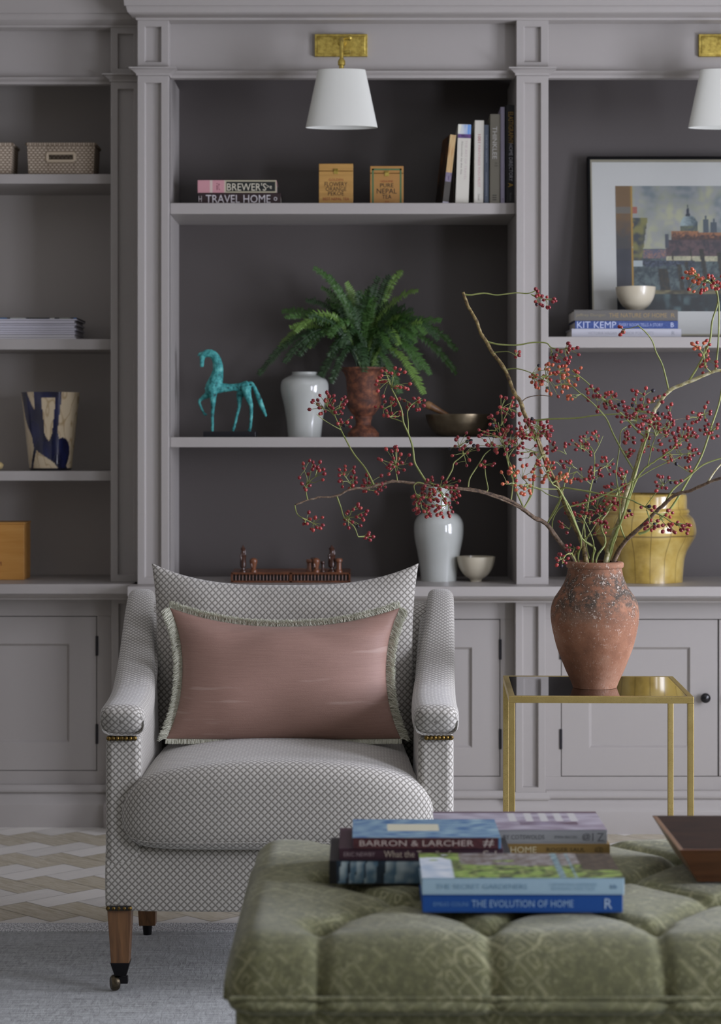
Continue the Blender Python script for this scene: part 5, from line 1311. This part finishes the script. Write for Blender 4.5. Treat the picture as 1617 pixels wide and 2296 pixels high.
branch('long dark branch arching far left over the armchair',
    [C(480,1245),C(400,1150),C(290,1000),C(200,955),C(110,885),C(0,818),B(1160,740),B(1000,715),B(900,700),B(750,690),B(650,675),B(560,692),B(480,715),B(380,722),B(300,762),B(210,770),B(130,785),B(55,815)], 4.80, M_bark, .0058, .0018,
    [([B(55,815),B(62,850),B(75,875),B(100,890)],.0016),([B(130,785),B(122,745),B(122,700)],.0018),([B(300,762),B(325,830),B(345,890),B(400,940),B(425,1000)],.0020),([B(380,722),B(382,695),B(375,680)],.0015),
     ([B(520,705),B(495,650),B(460,590),B(400,515),B(350,425),B(325,375),B(290,295)],.0024),([B(325,375),B(270,345),B(215,310),B(185,285)],.0013),([B(655,675),B(650,640),B(643,600)],.0016),
     ([B(825,680),B(780,610),B(755,560),B(745,480),B(720,400),B(690,330),B(680,260),B(650,190),B(620,130),B(585,35)],.0026),([B(690,330),B(650,315),B(610,300),B(585,250)],.0014),([B(720,400),B(718,330),B(715,265),B(745,225),B(795,190)],.0014),
     ([B(810,688),B(770,682),B(750,705),B(765,750)],.0017),([B(930,690),B(975,610),B(985,570),B(1020,540),B(1055,510)],.0018),([B(1070,710),B(1080,655),B(1135,570),B(1165,520),B(1200,490)],.0018),([B(1170,740),B(1185,720),B(1172,650),B(1165,590),B(1150,570)],.0016),
     ([B(1320,785),B(1330,690),B(1325,600),B(1305,540),B(1340,480)],.0018),([B(1395,835),B(1350,730),B(1310,600),B(1290,510),B(1255,430)],.002),([B(1395,835),B(1440,740),B(1460,600),B(1500,535),B(1530,515)],.002),([B(1530,925),B(1590,830),B(1617,760)],.002)],
    [(B(155,910),52,44,13,'r',B(100,890)),(B(158,640),58,70,20,'r',B(122,700)),(B(425,885),70,60,20,'r',B(345,890)),(B(488,1000),20,18,6,'r',B(425,1000)),(B(358,650),46,60,18,'r',B(378,690)),(B(512,685),58,58,22,'r',B(520,700)),
     (B(250,230),92,56,32,'r',B(290,295)),(B(350,335),34,40,8,'r',B(320,360)),(B(640,555),72,62,22,'r',B(643,600)),(B(630,100),75,70,24,'s',B(620,130)),(B(590,235),54,46,15,'r',B(585,250)),(B(745,205),58,48,14,'r',B(735,230)),(B(650,285),24,18,5,'r',B(610,300)),
     (B(820,800),62,62,26,'r',B(765,750)),(B(905,690),85,42,18,'r',B(850,690)),(B(925,790),62,80,24,'r',B(900,720)),(B(990,755),26,22,6,'r',B(940,710)),(B(1045,490),62,75,22,'r',B(1040,520)),(B(1170,575),40,22,6,'r',B(1150,570))][:14]
    )
branch('dense cluster of small twigs rising left of the pilaster',
    [C(480,1246),C(395,1155),C(330,1060),C(300,1000),C(345,905),C(385,830),C(400,780),C(440,660),C(470,570)], 4.97, M_green, .0028, .0012,
    [([B(1395,835),B(1352,735),B(1312,610),B(1285,500)],.0018),([C(340,1090),C(335,980),C(380,890),C(440,850)],.0017),([C(385,800),C(300,775),C(230,735),C(60,705)],.0014)],
    [(B(820,800),62,62,24,'r',B(765,750)),(B(925,790),62,80,22,'r',B(900,720)),(B(990,755),26,22,5,'r',B(940,710)),(B(1045,490),62,75,20,'r',B(1040,520)),(B(1170,575),40,22,5,'r',B(1150,570))][3:])
branch('short leafless branch hanging berries before the celadon vase',
    [C(478,1248),C(398,1155),C(288,1006),C(198,961),C(108,891),B(1180,752),B(1010,722),B(900,706),B(800,694)], 4.85, M_bark, .0030, .0014,
    [([B(810,690),B(772,684),B(752,706),B(765,750)],.0015)],
    [(B(820,800),62,62,26,'r',B(765,750)),(B(905,690),85,42,18,'r',B(850,690)),(B(925,790),62,80,24,'r',B(900,720)),(B(990,755),26,22,6,'r',B(940,710))])
branch('bushy red-berried branch in front of the right pilaster',
    [C(500,1250),C(545,1190),C(550,1110),C(440,860),C(375,700),C(300,560),C(262,480),C(205,320)], 4.89, M_bark2, .0034, .0016,
    [([B(1300,560),B(1295,500),B(1262,420),B(1245,330)],.0016),([C(262,480),C(200,560),C(185,760),C(120,875)],.0017)],
    [(B(1285,290),62,88,26,'r',B(1262,350)),(B(1250,425),110,62,36,'r',B(1285,480)),(B(1460,375),82,52,38,'r',B(1460,440)),(B(1400,480),110,64,24,'r',B(1480,510)),(B(1200,345),56,42,9,'r',B(1245,370))])
branch('tall bare-barked branch reaching up left to a horizontal tip',
    [C(590,1270),C(560,1140),C(440,880),C(385,730),C(310,590),C(265,470),C(210,330),C(140,210),C(90,70),A(400,840),A(350,710),A(275,605),A(235,535),A(205,490),A(180,420),A(130,330),A(100,250)], 5.03, M_bark2, .0062, .0036,
    [([A(105,262),A(150,265),A(225,255),A(300,266),A(410,253),A(480,257),A(530,240)],.0021),([A(235,535),A(270,548),A(330,558),A(420,560),A(510,545),A(590,548),A(620,575),A(680,588)],.0022),([A(275,605),A(320,600),A(370,600),A(415,625)],.0013),
     ([A(350,705),A(410,698),A(480,715),A(540,745),A(600,780)],.0015),([A(440,900),A(480,868),A(560,855),A(630,865)],.0013,M_bark),([A(495,1010),A(600,995),A(760,990),A(890,972),A(1030,965)],.0024)],
    [(A(545,250),20,22,4,'r',A(530,240)),(A(585,300),60,30,13,'r',A(500,262)),(A(705,605),62,52,22,'r',A(650,582)),(A(635,632),24,14,4,'r',A(615,580)),(A(422,620),14,22,4,'r',A(410,620)),(A(560,745),48,52,14,'o',A(510,725)),(A(640,765),75,82,30,'o',A(560,745)),(A(520,1060),85,44,14,'r',A(540,1000))])
branch('pale thick branch climbing right to the photo edge',
    [C(745,1270),C(790,1110),C(850,960),C(900,760),C(960,620),C(1010,440),C(1060,290),C(1100,180),A(1230,940),A(1310,830),A(1420,780),A(1560,720),A(1617,712),A(1700,760)], 4.90, M_bark3, .0062, .0034,
    [([A(1310,825),A(1290,740),A(1270,670),A(1235,600),A(1215,540),A(1180,490),A(1130,445)],.0022),([A(1130,447),A(1090,460),A(1050,466)],.0010),([A(1420,785),A(1490,670),A(1550,540),A(1565,420),A(1600,300),A(1575,220),A(1540,180)],.0026),
     ([A(1585,705),A(1600,560),A(1605,350),A(1590,230),A(1560,190)],.0022),([A(1560,720),A(1530,690),A(1520,640)],.0013),([C(1030,330),C(960,270),C(870,170),A(920,870),A(830,780),A(740,710)],.0022),([C(960,600),C(880,470),C(800,320),C(740,190),C(650,90),C(550,10),A(720,790),A(640,800)],.0022),
     ([C(1100,260),C(1200,240),C(1280,205),C(1390,195),C(1480,165)],.0013,M_bark),([C(1060,330),C(1180,330),C(1300,345),C(1440,320)],.0013,M_bark)],
    [(A(1032,468),22,26,6,'s',A(1052,466)),(A(1475,185),62,60,30,'o',A(1540,180)),(A(1590,180),40,40,12,'s',A(1560,190)),(A(1500,560),38,38,10,'o',A(1520,640)),(A(1535,650),42,62,14,'s',A(1525,680)),(A(740,745),75,55,16,'o',A(780,745)),(A(735,868),20,10,4,'o',A(790,850))])
branch('red-berried branch clustered high before the yellow jar',
    [C(755,1268),C(800,1110),C(865,960),C(920,770),C(975,590),C(1020,440),C(1065,310)], 4.83, M_green, .0034, .0018,
    [([C(560,10),C(640,80),C(740,190)],.0015)],
    [(A(895,895),62,44,10,'r',A(880,880)),(A(860,830),30,24,6,'r',A(860,800)),(A(970,885),58,46,18,'r',A(930,890)),(A(1170,870),82,44,18,'r',A(1150,950)),(A(1120,975),92,52,38,'r',A(1120,1010))])
branch('red-berried branch spreading right of the pale stem',
    [C(765,1268),C(830,1050),C(900,860),C(985,640),C(1060,560),C(1150,500),C(1240,440)], 4.87, M_green, .0032, .0016,
    [([C(1150,500),C(1230,520),C(1330,470)],.0014),([C(1060,560),C(1090,420),C(1120,330)],.0014)],
    [(C(1120,260),120,80,40,'r',C(1120,330)),(C(1340,330),90,70,24,'r',C(1240,440)),(C(1300,470),110,55,26,'r',C(1330,470)),(C(1080,410),60,60,9,'r',C(1090,420))])
branch('dark branch sweeping right across the yellow jar',
    [C(810,1265),C(890,1130),C(1000,1030),C(1100,930),C(1190,845),C(1270,780),C(1390,745),C(1510,690),C(1617,650),C(1780,590)], 4.77, M_bark, .0058, .0028,
    [([C(1190,845),C(1250,740),C(1370,640),C(1480,550),C(1617,500),C(1700,480)],.0024),([C(990,1075),C(1060,1050),C(1150,970),C(1250,860),C(1370,660),C(1470,480),C(1550,240),C(1610,50),C(1640,-200),C(1625,-420)],.0030),([C(1515,685),C(1570,600),C(1640,520)],.0024,M_bark3),
     ([C(890,1115),C(850,1000),C(845,800),C(820,620),C(845,420),C(855,300),C(900,260)],.0020),([C(1385,610),C(1340,585),C(1240,520)],.0012)],
    [(C(1530,290),56,56,14,'r',C(1545,300)),(C(1400,190),46,46,8,'r',C(1480,165)),(C(1500,140),30,54,7,'r',C(1500,200)),(C(1395,560),34,32,4,'o',C(1385,610)),(C(930,340),44,48,10,'r',C(880,280)),(C(935,445),32,38,7,'r',C(850,430)),(C(1230,130),20,34,4,'r',C(1245,210))])
branch('olive twig with berries hanging over the yellow jar belly',
    [C(640,1262),C(655,1180),C(560,1110),C(470,880),C(395,732),C(560,745),C(750,780),C(900,805),C(1000,850),C(1150,930),C(1290,1010)], 4.73, M_green, .0030, .0011,
    [([C(460,870),C(640,820),C(830,730),C(950,670),C(1100,580),C(1230,520)],.0018),([C(1040,870),C(1100,790),C(1160,720),C(1220,670)],.0012)],
    [(C(1300,1035),64,48,15,'r',C(1240,985)),(C(1190,1020),42,36,6,'r',C(1150,940)),(C(1090,1005),52,32,11,'r',C(1050,890)),(C(1220,920),22,22,5,'r',C(1150,925)),(C(1150,690),46,46,9,'r',C(1160,720)),(C(1265,660),42,24,4,'r',C(1220,670)),(C(1060,870),52,22,5,'r',C(1000,850))])
branch('thin upright green sprig with dark red berries in the centre',
    [C(600,1262),C(575,1000),C(600,880),C(630,700),C(655,600),C(650,460),C(585,370)], 5.3, M_green, .0026, .0011,
    [([C(650,470),C(690,400),C(720,330)],.0011),([C(655,600),C(740,560),C(800,500)],.0012),([C(630,700),C(560,640),C(520,600)],.0012)],
    [(C(590,410),60,80,14,'r',C(600,400)),(C(665,335),24,30,4,'r',C(690,400)),(C(530,395),60,40,8,'r',C(590,440)),(C(600,625),92,44,18,'r',C(620,660)),(C(740,560),70,52,10,'r',C(740,560)),(C(370,400),50,62,10,'r',C(440,470)),(C(430,660),52,30,8,'o',C(520,600)),(C(450,540),50,34,6,'r',C(520,580))])
branch('low tangle of green twigs with berries just above the vase',
    [C(670,1270),C(740,1140),C(700,1000),C(760,900),C(830,760),C(880,660),C(900,590)], 5.1, M_green, .0026, .0012,
    [([C(615,1262),C(590,1130),C(640,1040),C(700,940)],.0018),([C(640,1262),C(650,1160),C(620,1060),C(560,940)],.0016),([C(560,1120),C(620,1090),C(760,1050),C(840,1010)],.0014),([C(500,1250),C(545,1190),C(560,1080),C(590,900)],.0018)],
    [(C(670,850),130,62,36,'r',C(700,940)),(C(600,945),110,42,16,'r',C(620,1000)),(C(810,770),80,60,14,'r',C(830,760)),(C(860,650),60,62,12,'r',C(880,660)),(C(710,1040),56,44,10,'r',C(700,1000)),(C(440,990),42,62,8,'r',C(500,990)),(C(890,890),44,50,8,'r',C(850,850))])
branch('short sprig drooping over the left lip of the vase',
    [C(500,1256),C(470,1228),C(440,1232),C(420,1260)], 4.87, M_green, .0018, .0010, [([C(480,1235),C(500,1190),C(495,1165)],.0010)],
    [(C(400,1275),46,34,10,'r',C(425,1255)),(C(480,1190),46,26,5,'r',C(497,1190))], VY-.03)
branch('orange-berried sprig before the pilaster at mid height',
    [C(530,1262),C(555,1120),C(450,870),C(390,740),C(330,690),C(300,620)], 4.80, M_green, .0024, .0011,
    [([C(390,735),C(240,730),C(150,700),C(60,705)],.0013),([C(330,690),C(300,640),C(350,530),C(400,560)],.0011)],
    [(C(20,640),62,70,12,'o',C(60,705)),(C(120,640),62,80,10,'o',C(150,700)),(C(255,600),72,62,16,'o',C(300,620)),(C(320,560),34,52,8,'o',C(300,600)),(C(410,650),44,34,9,'o',C(330,690)),(C(100,760),52,22,6,'o',C(150,705))])
